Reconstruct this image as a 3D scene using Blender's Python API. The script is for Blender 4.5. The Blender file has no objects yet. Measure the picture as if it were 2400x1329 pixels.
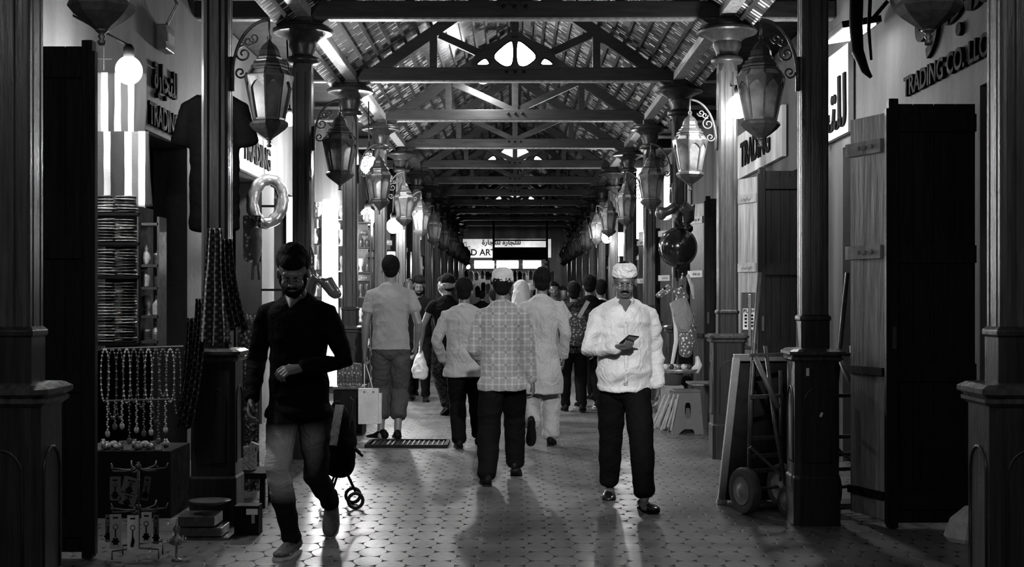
import bpy, math, random
from mathutils import Vector, Matrix, noise
random.seed(7)
PI = math.pi
SC = bpy.context.scene
COL = SC.collection
V = Vector
CAMZ = 1.45
# ------------------------------------------------------------------ camera
cd = bpy.data.cameras.new('camera'); cam = bpy.data.objects.new('camera', cd); COL.objects.link(cam)
cam.location = (0, 0, CAMZ); cam.rotation_euler = (PI / 2, 0, 0)
cd.lens = 45; cd.sensor_width = 36; cd.shift_x = -7 / 2400; cd.shift_y = 32.5 / 2400
cd.clip_start = .05; cd.clip_end = 300
SC.camera = cam

def at(px, py, Y):
    """pixel of the 2400 x 1329 frame at depth Y -> place in the scene"""
    s = 3000 / Y
    return V(((px - 1207) / s, Y, CAMZ - (py - 697) / s))

# ------------------------------------------------------------------ materials
MATS = {}
def mat(name, g, rough=.5, metal=0, var=.25, scale=6, stretch=(1, 1, 1), bump=.15, emit=0, spec=.5, coat=0):
    if name in MATS: return MATS[name]
    m = bpy.data.materials.new(name); m.use_nodes = True
    nt = m.node_tree; N = nt.nodes; L = nt.links
    b = N['Principled BSDF']
    col = (g, g, g, 1)
    b.inputs['Base Color'].default_value = col
    b.inputs['Roughness'].default_value = rough
    b.inputs['Metallic'].default_value = metal
    b.inputs['Specular IOR Level'].default_value = spec
    b.inputs['Coat Weight'].default_value = coat
    b.inputs['Coat Roughness'].default_value = .15
    if emit:
        b.inputs['Emission Color'].default_value = (1, 1, 1, 1)
        b.inputs['Emission Strength'].default_value = emit
    if var or bump:
        tc = N.new('ShaderNodeTexCoord'); mp = N.new('ShaderNodeMapping'); mp.inputs['Scale'].default_value = stretch
        n = N.new('ShaderNodeTexNoise'); n.inputs['Scale'].default_value = scale; n.inputs['Detail'].default_value = 8
        n.inputs['Roughness'].default_value = .65
        L.new(tc.outputs['Object'], mp.inputs[0]); L.new(mp.outputs[0], n.inputs['Vector'])
        r = N.new('ShaderNodeMapRange'); r.inputs[1].default_value = .3; r.inputs[2].default_value = .7
        r.inputs[3].default_value = g * (1 - var); r.inputs[4].default_value = min(1, g * (1 + var))
        L.new(n.outputs['Fac'], r.inputs[0]); L.new(r.outputs[0], b.inputs['Base Color'])
        rr = N.new('ShaderNodeMapRange'); rr.inputs[1].default_value = .3; rr.inputs[2].default_value = .7
        rr.inputs[3].default_value = min(1, rough * 1.25); rr.inputs[4].default_value = rough * .8
        L.new(n.outputs['Fac'], rr.inputs[0]); L.new(rr.outputs[0], b.inputs['Roughness'])
        if bump:
            bp = N.new('ShaderNodeBump'); bp.inputs['Strength'].default_value = bump; bp.inputs['Distance'].default_value = .01
            L.new(n.outputs['Fac'], bp.inputs['Height']); L.new(bp.outputs[0], b.inputs['Normal'])
    MATS[name] = m
    return m

class NG:
    """small node builder"""
    def __init__(s, m): s.m = m; s.nt = m.node_tree; s.N = s.nt.nodes; s.L = s.nt.links; s.b = s.N['Principled BSDF']
    def math(s, op, a, b=0, c=0):
        n = s.N.new('ShaderNodeMath'); n.operation = op
        for i, x in enumerate((a, b, c)):
            if isinstance(x, (int, float)): n.inputs[i].default_value = x
            else: s.L.new(x, n.inputs[i])
        return n.outputs[0]
    def xyz(s, kind='Object'):
        tc = s.N.new('ShaderNodeTexCoord'); sp = s.N.new('ShaderNodeSeparateXYZ'); s.L.new(tc.outputs[kind], sp.inputs[0])
        return sp.outputs
    def noise(s, scale, vec=None, detail=5, dist=0):
        n = s.N.new('ShaderNodeTexNoise'); n.inputs['Scale'].default_value = scale; n.inputs['Detail'].default_value = detail
        n.inputs['Distortion'].default_value = dist
        if vec is None:
            tc = s.N.new('ShaderNodeTexCoord'); vec = tc.outputs['Object']
        s.L.new(vec, n.inputs['Vector']); return n.outputs['Fac']
    def comb(s, x, y, z):
        n = s.N.new('ShaderNodeCombineXYZ')
        for i, k in enumerate((x, y, z)):
            if isinstance(k, (int, float)): n.inputs[i].default_value = k
            else: s.L.new(k, n.inputs[i])
        return n.outputs[0]
    def rng(s, v, a, b, c, d):
        n = s.N.new('ShaderNodeMapRange')
        s.L.new(v, n.inputs[0])
        for i, x in enumerate((a, b, c, d)):
            if isinstance(x, (int, float)): n.inputs[i + 1].default_value = x
            else: s.L.new(x, n.inputs[i + 1])
        return n.outputs[0]
    def color(s, v): s.L.new(v, s.b.inputs['Base Color'])
    def rough(s, v): s.L.new(v, s.b.inputs['Roughness'])
    def bump(s, h, st=.4, d=.01):
        bp = s.N.new('ShaderNodeBump'); bp.inputs['Strength'].default_value = st; bp.inputs['Distance'].default_value = d
        s.L.new(h, bp.inputs['Height']); s.L.new(bp.outputs[0], s.b.inputs['Normal'])

wood = mat('dark_varnished_wood', .022, .3, 0, .6, 5, (6, 6, .5), .35, spec=.32)
wood_grey = mat('stained_column_wood', .05, .28, 0, .6, 5, (7, 7, .6), .35, spec=.4)
beamwood = mat('dark_beam_wood', .02, .4, 0, .5, 4, (1, 5, 5), .3, spec=.3)
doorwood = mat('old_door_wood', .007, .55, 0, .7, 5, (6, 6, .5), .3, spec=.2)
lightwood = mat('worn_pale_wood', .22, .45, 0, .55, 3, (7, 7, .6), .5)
metal_d = mat('dark_lantern_metal', .13, .36, .5, .5, 14, bump=.2)
metal_b = mat('bright_metal', .55, .25, .9, .2, 20, bump=.05)
steel = mat('painted_steel', .07, .4, .3, .4, 20, bump=.1)
black = mat('black_paint', .003, .6, 0, .3, 8, bump=.05, spec=.15)
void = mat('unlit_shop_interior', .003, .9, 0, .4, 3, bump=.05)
rubber = mat('tyre_rubber', .06, .6, 0, .4, 20)
white_p = mat('white_plastic', .75, .35, 0, .08, 9, bump=.03)
grey_p = mat('grey_plastic', .3, .4, 0, .15, 9, bump=.03)
skin_m = mat('skin_mid', .16, .45, 0, .15, 12, bump=.06)
skin_d = mat('skin_dark', .10, .42, 0, .15, 12, bump=.06)
hair_m = mat('black_hair', .004, .8, 0, .4, 60, (1, 1, .3), .5, spec=.12)
lamp_m = mat('glowing_bulb', 1, .3, 0, 0, bump=0, emit=260)
letter_m = mat('black_letters', .006, .8, 0, .2, 10, bump=.03, spec=.1)
stoneish = mat('pale_stone', .5, .8, 0, .3, 8, bump=.5)
gold = mat('speckled_ornament', .35, .25, .7, .8, 60, bump=.5)

glass = bpy.data.materials.new('frosted_lantern_glass'); glass.use_nodes = True; MATS['glass'] = glass
g_ = NG(glass); g_.b.inputs['Roughness'].default_value = .25; g_.b.inputs['Transmission Weight'].default_value = .35
n_ = g_.noise(7); g_.color(g_.rng(n_, .3, .7, .12, .6))

def plaster(name, g):
    m = bpy.data.materials.new(name); m.use_nodes = True; MATS[name] = m
    q = NG(m); a = q.noise(1.3, detail=9); xs = q.xyz()
    st = q.noise(1.0, q.comb(q.math('MULTIPLY', xs[0], 3), q.math('MULTIPLY', xs[1], 3), q.math('MULTIPLY', xs[2], .35)), 6)
    f = q.math('MULTIPLY', q.rng(a, .3, .7, .7, 1.2), q.rng(st, .35, .65, .6, 1.15))
    q.color(q.math('MULTIPLY', f, g)); q.b.inputs['Roughness'].default_value = .8
    q.bump(q.noise(18, detail=8), .35, .012)
    return m
wall_m = plaster('streaked_plaster', .10)
board_m = plaster('white_sign_board', .8)
dark_wall = plaster('dark_plaster', .1)

# hexagonal pavers
floor_m = bpy.data.materials.new('interlocking_pavers'); floor_m.use_nodes = True
q = NG(floor_m); x, y, z = q.xyz()
nw = q.noise(3.2); 
px = q.math('ADD', x, q.math('MULTIPLY', q.math('SUBTRACT', nw, .5), .02))
u = q.math('DIVIDE', px, .09); v = q.math('DIVIDE', q.math('MULTIPLY', y, .62), .09)
def cell(du, dv):
    a = q.math('SUBTRACT', q.math('FLOORED_MODULO', q.math('ADD', u, du), 3.0), 1.5)
    b = q.math('SUBTRACT', q.math('FLOORED_MODULO', q.math('ADD', v, dv), 1.7320508), .8660254)
    return a, b
def hexd(a, b):   # flat-top hexagon metric, 0 in the middle .866 at the edge
    a = q.math('ABSOLUTE', a); b = q.math('ABSOLUTE', b)
    return q.math('MAXIMUM', b, q.math('ADD', q.math('MULTIPLY', a, .8660254), q.math('MULTIPLY', b, .5)))
def rad(a, b): return q.math('SQRT', q.math('ADD', q.math('MULTIPLY', a, a), q.math('MULTIPLY', b, b)))
a1, b1 = cell(0, 0); a2, b2 = cell(1.5, .8660254)
d = q.math('MINIMUM', hexd(a1, b1), hexd(a2, b2)); r = q.math('MINIMUM', rad(a1, b1), rad(a2, b2))
edge = q.rng(d, .82, .86, 0, 1); dot = q.rng(r, .86, .91, 0, 1)
jn = q.rng(q.noise(1.1), .45, .62, .05, .65)
joint = q.math('MAXIMUM', q.math('MULTIPLY', edge, jn), dot)
big = q.noise(.9, detail=4); fine = q.noise(30, detail=6)
base = q.math('MULTIPLY', q.rng(big, .3, .7, .085, .19), q.rng(fine, .3, .7, .7, 1.25))
q.color(q.math('MULTIPLY', base, q.rng(joint, 0, 1, 1, .06)))
q.rough(q.math('ADD', q.rng(q.noise(2.5, detail=6), .3, .7, .26, .46), q.math('MULTIPLY', joint, .4)))
h = q.math('SUBTRACT', q.math('MULTIPLY', fine, .25), joint)
q.bump(h, .55, .006)
MATS['floor'] = floor_m

# reed mat roof: strips laid along the slope, one beside the other down the street
roof_m = bpy.data.materials.new('reed_strip_roof'); roof_m.use_nodes = True
q = NG(roof_m); x, y, z = q.xyz()
yy = q.math('ADD', y, q.math('MULTIPLY', q.noise(2), .03))
t = q.math('FRACT', q.math('DIVIDE', yy, .085)); tri = q.math('ABSOLUTE', q.math('SUBTRACT', t, .5))
strip = q.rng(tri, .20, .28, 1, 0)
idx = q.math('FLOOR', q.math('DIVIDE', yy, .085))
wn = q.N.new('ShaderNodeTexWhiteNoise'); wn.noise_dimensions = '2D'
q.L.new(q.comb(idx, q.math('FLOOR', q.math('DIVIDE', x, .15)), 0), wn.inputs['Vector'])
q.color(q.math('MULTIPLY', q.math('ADD', q.math('MULTIPLY', q.math('POWER', wn.outputs['Value'], 2.5), .85), .012), q.rng(strip, 0, 1, .08, 1)))
q.b.inputs['Roughness'].default_value = .45
q.bump(strip, .8, .015)

# ------------------------------------------------------------------ mesh builder
class MB:
    def __init__(s): s.v = []; s.f = []; s.mi = []; s.cur = 0
    def add(s, vs, fs, M=None):
        o = len(s.v)
        s.v += [tuple(M @ V(p)) if M else tuple(p) for p in vs]
        s.f += [tuple(o + i for i in f) for f in fs]; s.mi += [s.cur] * len(fs); return s
    def box(s, c, d, rot=None, ch=0):
        hx, hy, hz = d[0] / 2, d[1] / 2, d[2] / 2
        M = Matrix.Translation(V(c))
        if rot: M = M @ (Matrix.Rotation(rot[2], 4, 'Z') @ Matrix.Rotation(rot[1], 4, 'Y') @ Matrix.Rotation(rot[0], 4, 'X'))
        vs = [(x, y, z) for z in (-hz, hz) for y in (-hy, hy) for x in (-hx, hx)]
        return s.add(vs, [(0, 2, 3, 1), (4, 5, 7, 6), (0, 1, 5, 4), (2, 6, 7, 3), (0, 4, 6, 2), (1, 3, 7, 5)], M)
    def bar(s, a, b, w, h, up=(0, 0, 1)):
        a = V(a); b = V(b); t = (b - a); l = t.length; t.normalize()
        sx = t.cross(V(up))
        if sx.length < 1e-4: sx = V((1, 0, 0))
        sx.normalize(); uu = sx.cross(t)
        vs = []
        for p in (a, b):
            for i, j in ((-1, -1), (1, -1), (1, 1), (-1, 1)): vs.append(p + sx * w / 2 * i + uu * h / 2 * j)
        return s.add(vs, [(0, 3, 2, 1), (4, 5, 6, 7), (0, 1, 5, 4), (1, 2, 6, 5), (2, 3, 7, 6), (3, 0, 4, 7)])
    def lathe(s, prof, n=16, c=(0, 0, 0), sx=1, sy=1, ang=0, M=None):
        vs = []; fs = []
        for r, z in prof:
            for i in range(n):
                a = 2 * PI * i / n + ang
                vs.append((c[0] + r * sx * math.cos(a), c[1] + r * sy * math.sin(a), c[2] + z))
        k = len(prof)
        for j in range(k - 1):
            for i in range(n):
                i2 = (i + 1) % n
                fs.append((j * n + i, j * n + i2, (j + 1) * n + i2, (j + 1) * n + i))
        fs.append(tuple(reversed(range(n)))); fs.append(tuple((k - 1) * n + i for i in range(n)))
        return s.add(vs, fs, M)
    def tube(s, pts, r, n=8, closed=False):
        pts = [V(p) for p in pts]; m = len(pts)
        rs = r if isinstance(r, (list, tuple)) else [r] * m
        vs = []; fs = []; prev = None
        for i, p in enumerate(pts):
            if closed: t = pts[(i + 1) % m] - pts[i - 1]
            else: t = pts[min(i + 1, m - 1)] - pts[max(i - 1, 0)]
            t.normalize()
            if prev is None:
                a = t.cross(V((0, 0, 1)))
                if a.length < .05: a = t.cross(V((0, 1, 0)))
            else: a = prev - t * prev.dot(t)
            a.normalize(); prev = a; b = t.cross(a)
            for k in range(n):
                w = 2 * PI * k / n
                vs.append(p + (a * math.cos(w) + b * math.sin(w)) * rs[i])
        for i in range(m if closed else m - 1):
            for k in range(n):
                k2 = (k + 1) % n; j = (i + 1) % m
                fs.append((i * n + k, i * n + k2, j * n + k2, j * n + k))
        if not closed:
            fs.append(tuple(reversed(range(n)))); fs.append(tuple((m - 1) * n + k for k in range(n)))
        return s.add(vs, fs)
    def prism(s, poly, h, M):
        """poly in local xy extruded 0..h along local z, placed by M"""
        n = len(poly); vs = [(p[0], p[1], 0) for p in poly] + [(p[0], p[1], h) for p in poly]
        fs = [tuple(reversed(range(n))), tuple(range(n, 2 * n))] + [(i, (i + 1) % n, n + (i + 1) % n, n + i) for i in range(n)]
        return s.add(vs, fs, M)
    def ell(s, c, r, n=14, m=9, M=None, R=None):
        vs = []; fs = []
        for j in range(1, m):
            p = PI * j / m
            for i in range(n):
                a = 2 * PI * i / n
                q = V((r[0] * math.sin(p) * math.cos(a), r[1] * math.sin(p) * math.sin(a), r[2] * math.cos(p)))
                if R: q = R @ q
                vs.append(q + V(c))
        tp = V((0, 0, r[2])); 
        if R: tp = R @ tp
        vs.append(V(c) + tp); vs.append(V(c) - tp)
        T = len(vs) - 2; B = len(vs) - 1
        for j in range(m - 2):
            for i in range(n):
                i2 = (i + 1) % n
                fs.append((j * n + i, (j + 1) * n + i, (j + 1) * n + i2, j * n + i2))
        for i in range(n):
            i2 = (i + 1) % n
            fs.append((T, i, i2)); fs.append((B, (m - 2) * n + i2, (m - 2) * n + i))
        return s.add(vs, fs, M)
    def loft(s, pts, rad, side=(1, 0, 0), n=16, cap=True):
        pts = [V(p) for p in pts]; rad = [(r, r) if isinstance(r, (int, float)) else r for r in rad]
        if cap:
            t0 = (pts[0] - pts[1]).normalized(); t1 = (pts[-1] - pts[-2]).normalized()
            k0 = min(rad[0]) ; k1 = min(rad[-1])
            pts = [pts[0] + t0 * k0 * .5, pts[0] + t0 * k0 * .3] + pts + [pts[-1] + t1 * k1 * .3, pts[-1] + t1 * k1 * .5]
            f = lambda r, q: (r[0] * q, r[1] * q)
            rad = [f(rad[0], .45), f(rad[0], .8)] + list(rad) + [f(rad[-1], .8), f(rad[-1], .45)]
        vs = []; fs = []; m = len(pts); side = V(side)
        for i, p in enumerate(pts):
            t = (pts[min(i + 1, m - 1)] - pts[max(i - 1, 0)]).normalized()
            a = side - t * side.dot(t)
            if a.length < .1: a = V((0, 1, 0)) - t * t.y
            a.normalize(); b = t.cross(a)
            for k in range(n):
                w = 2 * PI * k / n
                vs.append(p + a * math.cos(w) * rad[i][0] + b * math.sin(w) * rad[i][1])
        for i in range(m - 1):
            for k in range(n):
                k2 = (k + 1) % n
                fs.append((i * n + k, i * n + k2, (i + 1) * n + k2, (i + 1) * n + k))
        fs.append(tuple(reversed(range(n)))); fs.append(tuple((m - 1) * n + k for k in range(n)))
        return s.add(vs, fs)
    def done(s, name, m, parent=None, loc=(0, 0, 0), rz=0, smooth=False, bevel=0):
        me = bpy.data.meshes.new(name); me.from_pydata(s.v, [], s.f); me.update()
        for k in (m if isinstance(m, (list, tuple)) else [m]): me.materials.append(k)
        me.polygons.foreach_set('material_index', s.mi)
        if smooth: me.polygons.foreach_set('use_smooth', [True] * len(me.polygons))
        o = bpy.data.objects.new(name, me); COL.objects.link(o)
        o.location = loc; o.rotation_euler = (0, 0, rz)
        if parent: o.parent = parent
        if bevel:
            b = o.modifiers.new('edge', 'BEVEL'); b.width = bevel; b.segments = 2; b.limit_method = 'ANGLE'
        if smooth == 'auto':
            e = o.modifiers.new('split', 'EDGE_SPLIT'); e.split_angle = math.radians(40)
        return o

def tag(o, label, cat, group=None):
    o['label'] = label; o['category'] = cat
    if group: o['group'] = group
    return o
def struct(o): o['kind'] = 'structure'; return o
def thing(name, label, cat, loc=(0, 0, 0), rz=0, group=None):
    o = bpy.data.objects.new(name, None); COL.objects.link(o); o.location = loc; o.rotation_euler = (0, 0, rz)
    o.empty_display_size = .1
    return tag(o, label, cat, group)
def copy_tree(o, parent=None):
    c = o.copy(); COL.objects.link(c)
    if parent: c.parent = parent
    for ch in list(o.children): copy_tree(ch, c)
    return c
ORD = ['nearest', 'second', 'third', 'fourth', 'fifth', 'sixth', 'seventh', 'eighth', 'ninth', 'tenth', 'eleventh', 'twelfth', 'thirteenth', 'fourteenth']
def text(name, s, size, m, parent, loc, rot, ext=.008, align='CENTER', sx=1):
    c = bpy.data.curves.new(name, 'FONT'); c.body = s; c.size = size; c.extrude = ext; c.align_x = align; c.align_y = 'CENTER'
    c.offset = size * .02
    c.materials.append(m)
    o = bpy.data.objects.new(name, c); COL.objects.link(o)
    dg = bpy.context.evaluated_depsgraph_get()
    me = bpy.data.meshes.new_from_object(o.evaluated_get(dg)); bpy.data.objects.remove(o)
    o = bpy.data.objects.new(name, me); COL.objects.link(o)
    o.location = loc; o.rotation_euler = rot; o.scale = (sx, 1, 1)
    if parent: o.parent = parent
    return o
def Yk(k): return 3000 * (.002751 + .001114 * (k - 2))
# ================================================================== the setting
struct(MB().box((0, 38, -.05), (16, 84, .1)).done('floor', floor_m))
YE = Yk(13) + .1
# roof slopes: z = 1.45+3.85-.68|x|
RZ = CAMZ + 3.86
for sgn in (1, -1):
    b = MB(); sl = .68
    for (dz, flip) in ((0, 0),):
        vs = [(0, -2, RZ), (sgn * 2.12, -2, RZ - sl * 2.12), (sgn * 2.12, YE, RZ - sl * 2.12), (0, YE, RZ)]
        vs += [(p[0], p[1], p[2] + .05) for p in vs]
        b.add(vs, [(0, 1, 2, 3), (7, 6, 5, 4), (0, 4, 5, 1), (1, 5, 6, 2), (2, 6, 7, 3), (3, 7, 4, 0)])
    struct(b.done('ceiling', roof_m))
    b = MB()
    for i in range(14):
        xx = .09 + i * .148
        b.box((sgn * xx, (YE - 2) / 2, RZ - sl * xx - .018), (.035, YE + 2, .035), (0, sgn * math.atan(sl), 0))
    struct(b.done('trim_1' if sgn > 0 else 'trim_2', beamwood))
    struct(MB().box((sgn * 2.6, YE / 2 - 1, 4.2), (1.1, YE + 2, .06)).done('ceiling', black))
# walls: piers, lintel band and shop recess
OPW = 2.6
def wall(sgn, nm):
    b = MB(); X = sgn * 3.05
    b.box((X, 22, 3.46), (.3, 48, 1.38))
    for k in range(0, 14):
        b.box((X, Yk(k) + .1, 1.385), (.3, .74, 2.77))
    struct(b.done(nm, wall_m))
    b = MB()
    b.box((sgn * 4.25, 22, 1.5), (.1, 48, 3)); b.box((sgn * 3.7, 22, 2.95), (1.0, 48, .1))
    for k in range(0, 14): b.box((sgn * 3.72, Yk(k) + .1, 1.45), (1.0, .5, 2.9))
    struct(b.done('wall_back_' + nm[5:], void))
wall(1, 'wall_right'); wall(-1, 'wall_left')
struct(MB().box((0, -2.2, 2.2), (8, .1, 4.6)).done('wall_rear', dark_wall))

# ------------------------------------------------------------------ columns
def groove_poly(h, n=2, g=.012):
    """square outline with chamfered corners and vertical grooves"""
    c = h * .22; pts = []
    side = [(-h + c, -h)]
    w = 2 * (h - c)
    for i in range(n):
        x0 = -h + c + w * (i + .5) / n * 1.0 - .0
        x0 = -h + c + w * (.22 + .56 * i / max(1, n - 1))
        side += [(x0 - g * .7, -h), (x0 - g * .4, -h + g), (x0 + g * .4, -h + g), (x0 + g * .7, -h)]
    side += [(h - c, -h), (h - c * .55, -h + c * .35), (h - c * .35, -h + c * .55)]
    for q_ in range(4):
        a = q_ * PI / 2; ca, sa = round(math.cos(a)), round(math.sin(a))
        pts += [(x * ca - y * sa, x * sa + y * ca) for x, y in side]
    return pts
def octo(h, c): return [(-h + c, -h), (h - c, -h), (h, -h + c), (h, h - c), (h - c, h), (-h + c, h), (-h, h - c), (-h, -h + c)]
def stack(b, rings):
    """rings: list of (half, chamfer, z) joined as one solid"""
    vs = []; fs = []
    for hh, c, z in rings: vs += [(x, y, z) for x, y in octo(hh, c)]
    for j in range(len(rings) - 1):
        for i in range(8):
            i2 = (i + 1) % 8; fs.append((j * 8 + i, j * 8 + i2, (j + 1) * 8 + i2, (j + 1) * 8 + i))
    fs.append(tuple(reversed(range(8)))); fs.append(tuple((len(rings) - 1) * 8 + i for i in range(8)))
    b.add(vs, fs)
def make_column(root, inward):
    b = MB(); stack(b, [(.15, .03, 0), (.15, .03, .3), (.142, .03, .315), (.142, .03, 1.05)])
    b.done('pedestal', wood, root, bevel=.004)
    b = MB()
    for a in range(4):
        pts = []
        for i in range(13):
            w = PI * i / 12; pts.append((math.cos(w) * .085, .78 + math.sin(w) * .1))
        path = [(-.085, .4), ] + [(-p[0], p[1]) for p in pts[::1]][::1]
        path = [(.085, .4)] + pts + [(-.085, .4)]
        R = Matrix.Rotation(a * PI / 2, 4, 'Z')
        P = [R @ V((p[0], -.143, p[1])) for p in path]
        b.tube(P + [P[0]], .006, 6)
    b.done('panel_moulding', wood, root, smooth=True)
    b = MB(); stack(b, [(.145, .03, 1.04), (.165, .035, 1.055), (.165, .035, 1.068), (.155, .035, 1.073), (.178, .04, 1.088), (.178, .04, 1.106), (.15, .03, 1.122), (.1, .02, 1.126)])
    b.done('pedestal_cap', wood_grey, root)
    b = MB(); stack(b, [(.092, .02, 1.12), (.092, .02, 1.30), (.1, .02, 1.305), (.1, .02, 1.325), (.086, .02, 1.34)])
    b.done('shaft_base', wood, root, bevel=.003)
    b = MB(); b.prism(groove_poly(.085), 2.16, Matrix.Translation((0, 0, 1.33)))
    stack(b, [(.085, .02, 3.48), (.085, .05, 3.58)])
    b.done('shaft', wood_grey, root)
    b = MB()
    b.lathe([(.06, 3.55), (.125, 3.565), (.142, 3.58), (.145, 3.6), (.135, 3.62), (.1, 3.635), (.1, 3.66), (.128, 3.72), (.125, 3.76), (.15, 3.79), (.2, 3.815), (.225, 3.83), (.262, 3.835), (.275, 3.85), (.272, 3.87), (.24, 3.885), (.235, 3.9), (.12, 3.905)], 32)
    stack(b, [(.1, .01, 3.9), (.1, .01, 3.97)])
    b.done('capital', wood, root, smooth='auto')
    # scroll bracket that carries the lantern
    b = MB(); i = inward; arc = []
    for k in range(15):
        w = PI / 2 * k / 14
        arc.append((i * (.1 + .235 * math.sin(w)) if False else i * (.335 - .235 * math.sin(w)), 0, 3.24 - .36 * (1 - math.cos(w))))
    b.tube(arc, .011, 8)
    b.bar((i * .095, 0, 2.78), (i * .095, 0, 3.0), .03, .02)
    def scroll(cx, cz, r0, t0, turns, sg):
        pts = []
        for k in range(28):
            w = t0 + sg * turns * 2 * PI * k / 27; r = r0 * (1 - .8 * k / 27)
            pts.append((cx + r * math.cos(w), 0, cz + r * math.sin(w)))
        b.tube(pts, .007, 6)
    scroll(i * .17, 3.02, .055, PI / 2, 1.4, 1); scroll(i * .15, 2.9, .04, 0, 1.3, -1)
    scroll(i * .235, 3.12, .035, PI, 1.3, 1); scroll(i * .2, 3.1, .03, 0, 1.2, -1)
    b.tube([(i * .335, 0, 3.24), (i * .335, 0, 3.11)], .007, 6)
    b.done('lantern_bracket', metal_d, root, smooth=True)
C0 = {}
for sgn, side in ((-1, 'left'), (1, 'right')):
    lab = 'dark carved wooden column at the left edge of the picture' if sgn < 0 else 'dark carved wooden column at the right edge of the picture'
    root = thing('carved_column', lab, 'column', (sgn * 1.92, Yk(1), 0), 0, 'carved columns of the %s row' % side)
    make_column(root, -sgn); C0[sgn] = root
    for k in range(2, 14):
        c = copy_tree(root); c.location = (sgn * 1.92, Yk(k), 0)
        c['label'] = '%s carved wooden column with round capital in the %s row, counted from the viewer' % (ORD[k - 1], side)

# ------------------------------------------------------------------ lanterns
def oct_ring(r, z, n=8, ang=PI / 8): return [(r * math.cos(2 * PI * i / n + ang), r * math.sin(2 * PI * i / n + ang), z) for i in range(n)]
def make_lantern(root):
    A = PI / 8
    MB().lathe([(.012, .0), (.018, .012), (.008, .022), (.016, .032), (.01, .042), (.02, .05), (.028, .058)], 12).done('finial', metal_d, root, smooth=True)
    MB().lathe([(.02, .055), (.03, .06), (.07, .088), (.105, .115), (.128, .142), (.122, .16), (.105, .172)], 8, ang=A).done('bowl', metal_d, root)
    b = MB()
    for i in range(8):
        for row in range(3):
            for j in range(7):
                a0 = A + 2 * PI * i / 8; a1 = a0 + 2 * PI / 8; t_ = (j + .8) / 8.2
                r0 = .1255 - .006 * row; zz = .142 + .0 + (.009 * row)
                p = V((r0 * math.cos(a0), r0 * math.sin(a0), 0)).lerp(V((r0 * math.cos(a1), r0 * math.sin(a1), 0)), t_)
                b.box((p.x * 1.0, p.y * 1.0, zz), (.0028, .0028, .0028), (0, 0, (a0 + a1) / 2))
    b.done('perforated_band', black, root)
    b = MB(); vs = []; fs = []
    b.lathe([(.096, .178), (.148, .445), (.12, .49)], 8, ang=A)
    b.done('glass_panel', glass, root)
    b = MB()
    r0 = oct_ring(.1, .175); r1 = oct_ring(.155, .448); r2 = oct_ring(.12, .498)
    for i in range(8):
        b.bar(r0[i], r1[i], .011, .011); b.bar(r1[i], r2[i], .011, .011)
        for rr, w in ((r0, .016), (r1, .014), (r2, .012)): b.bar(rr[i], rr[(i + 1) % 8], .01, w)
        # pierced arch head of every panel
        A0 = V(r0[i]).lerp(V(r1[i]), .70); A1 = V(r0[(i + 1) % 8]).lerp(V(r1[(i + 1) % 8]), .70)
        T0 = V(r1[i]); T1 = V(r1[(i + 1) % 8]); cen = (A0 + A1) / 2
        out = V((cen.x, cen.y, 0)).normalized() * .003
        seg = 8
        for j in range(seg):
            t0, t1 = j / seg, (j + 1) / seg
            f = lambda t: (1 - abs(2 * t - 1) ** 1.6) * .62
            q0 = A0.lerp(A1, t0) + out; q1 = A0.lerp(A1, t1) + out; u0 = T0.lerp(T1, t0) + out; u1 = T0.lerp(T1, t1) + out
            p0 = q0.lerp(u0, f(t0)); p1 = q1.lerp(u1, f(t1))
            o2 = out
            b.add([p0, p1, u1, u0, p0 + o2, p1 + o2, u1 + o2, u0 + o2], [(0, 1, 2, 3), (7, 6, 5, 4), (0, 4, 5, 1), (1, 5, 6, 2), (2, 6, 7, 3), (3, 7, 4, 0)])
    b.done('lantern_frame', metal_d, root)
    MB().lathe([(.118, .495), (.112, .51), (.12, .515), (.12, .525), (.1, .545), (.104, .553), (.08, .565), (.082, .575), (.07, .59), (.066, .62), (.045, .655), (.02, .675), (.012, .69)], 8, ang=A).done('lantern_roof', metal_d, root)
    b = MB(); ring = [(.016 * math.cos(w * PI / 6), 0, .705 + .016 * math.sin(w * PI / 6)) for w in range(12)]
    b.tube(ring, .004, 6, True); b.tube([(0, 0, .72), (0, 0, .70)], .004, 6); b.done('hanging_ring', metal_d, root, smooth=True)
lr = None
for sgn, side in ((-1, 'left'), (1, 'right')):
    for k in range(1, 13):
        loc = (sgn * 1.585, Yk(k), 2.418)
        lab = '%s eight-sided metal lantern hanging from the %s columns, counted from the viewer' % (ORD[k - 1], side)
        if k == 1: lab = 'largest eight-sided metal lantern, cut by the top of the picture on the %s' % side
        if lr is None:
            lr = thing('hanging_lantern', lab, 'lantern', loc, 0, 'lanterns hanging along the arcade'); make_lantern(lr)
        else:
            c = copy_tree(lr); c.location = loc; c['label'] = lab; c.rotation_euler = (0, 0, (0, .12, .39, .2, .1)[k % 5] * sgn)

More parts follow.
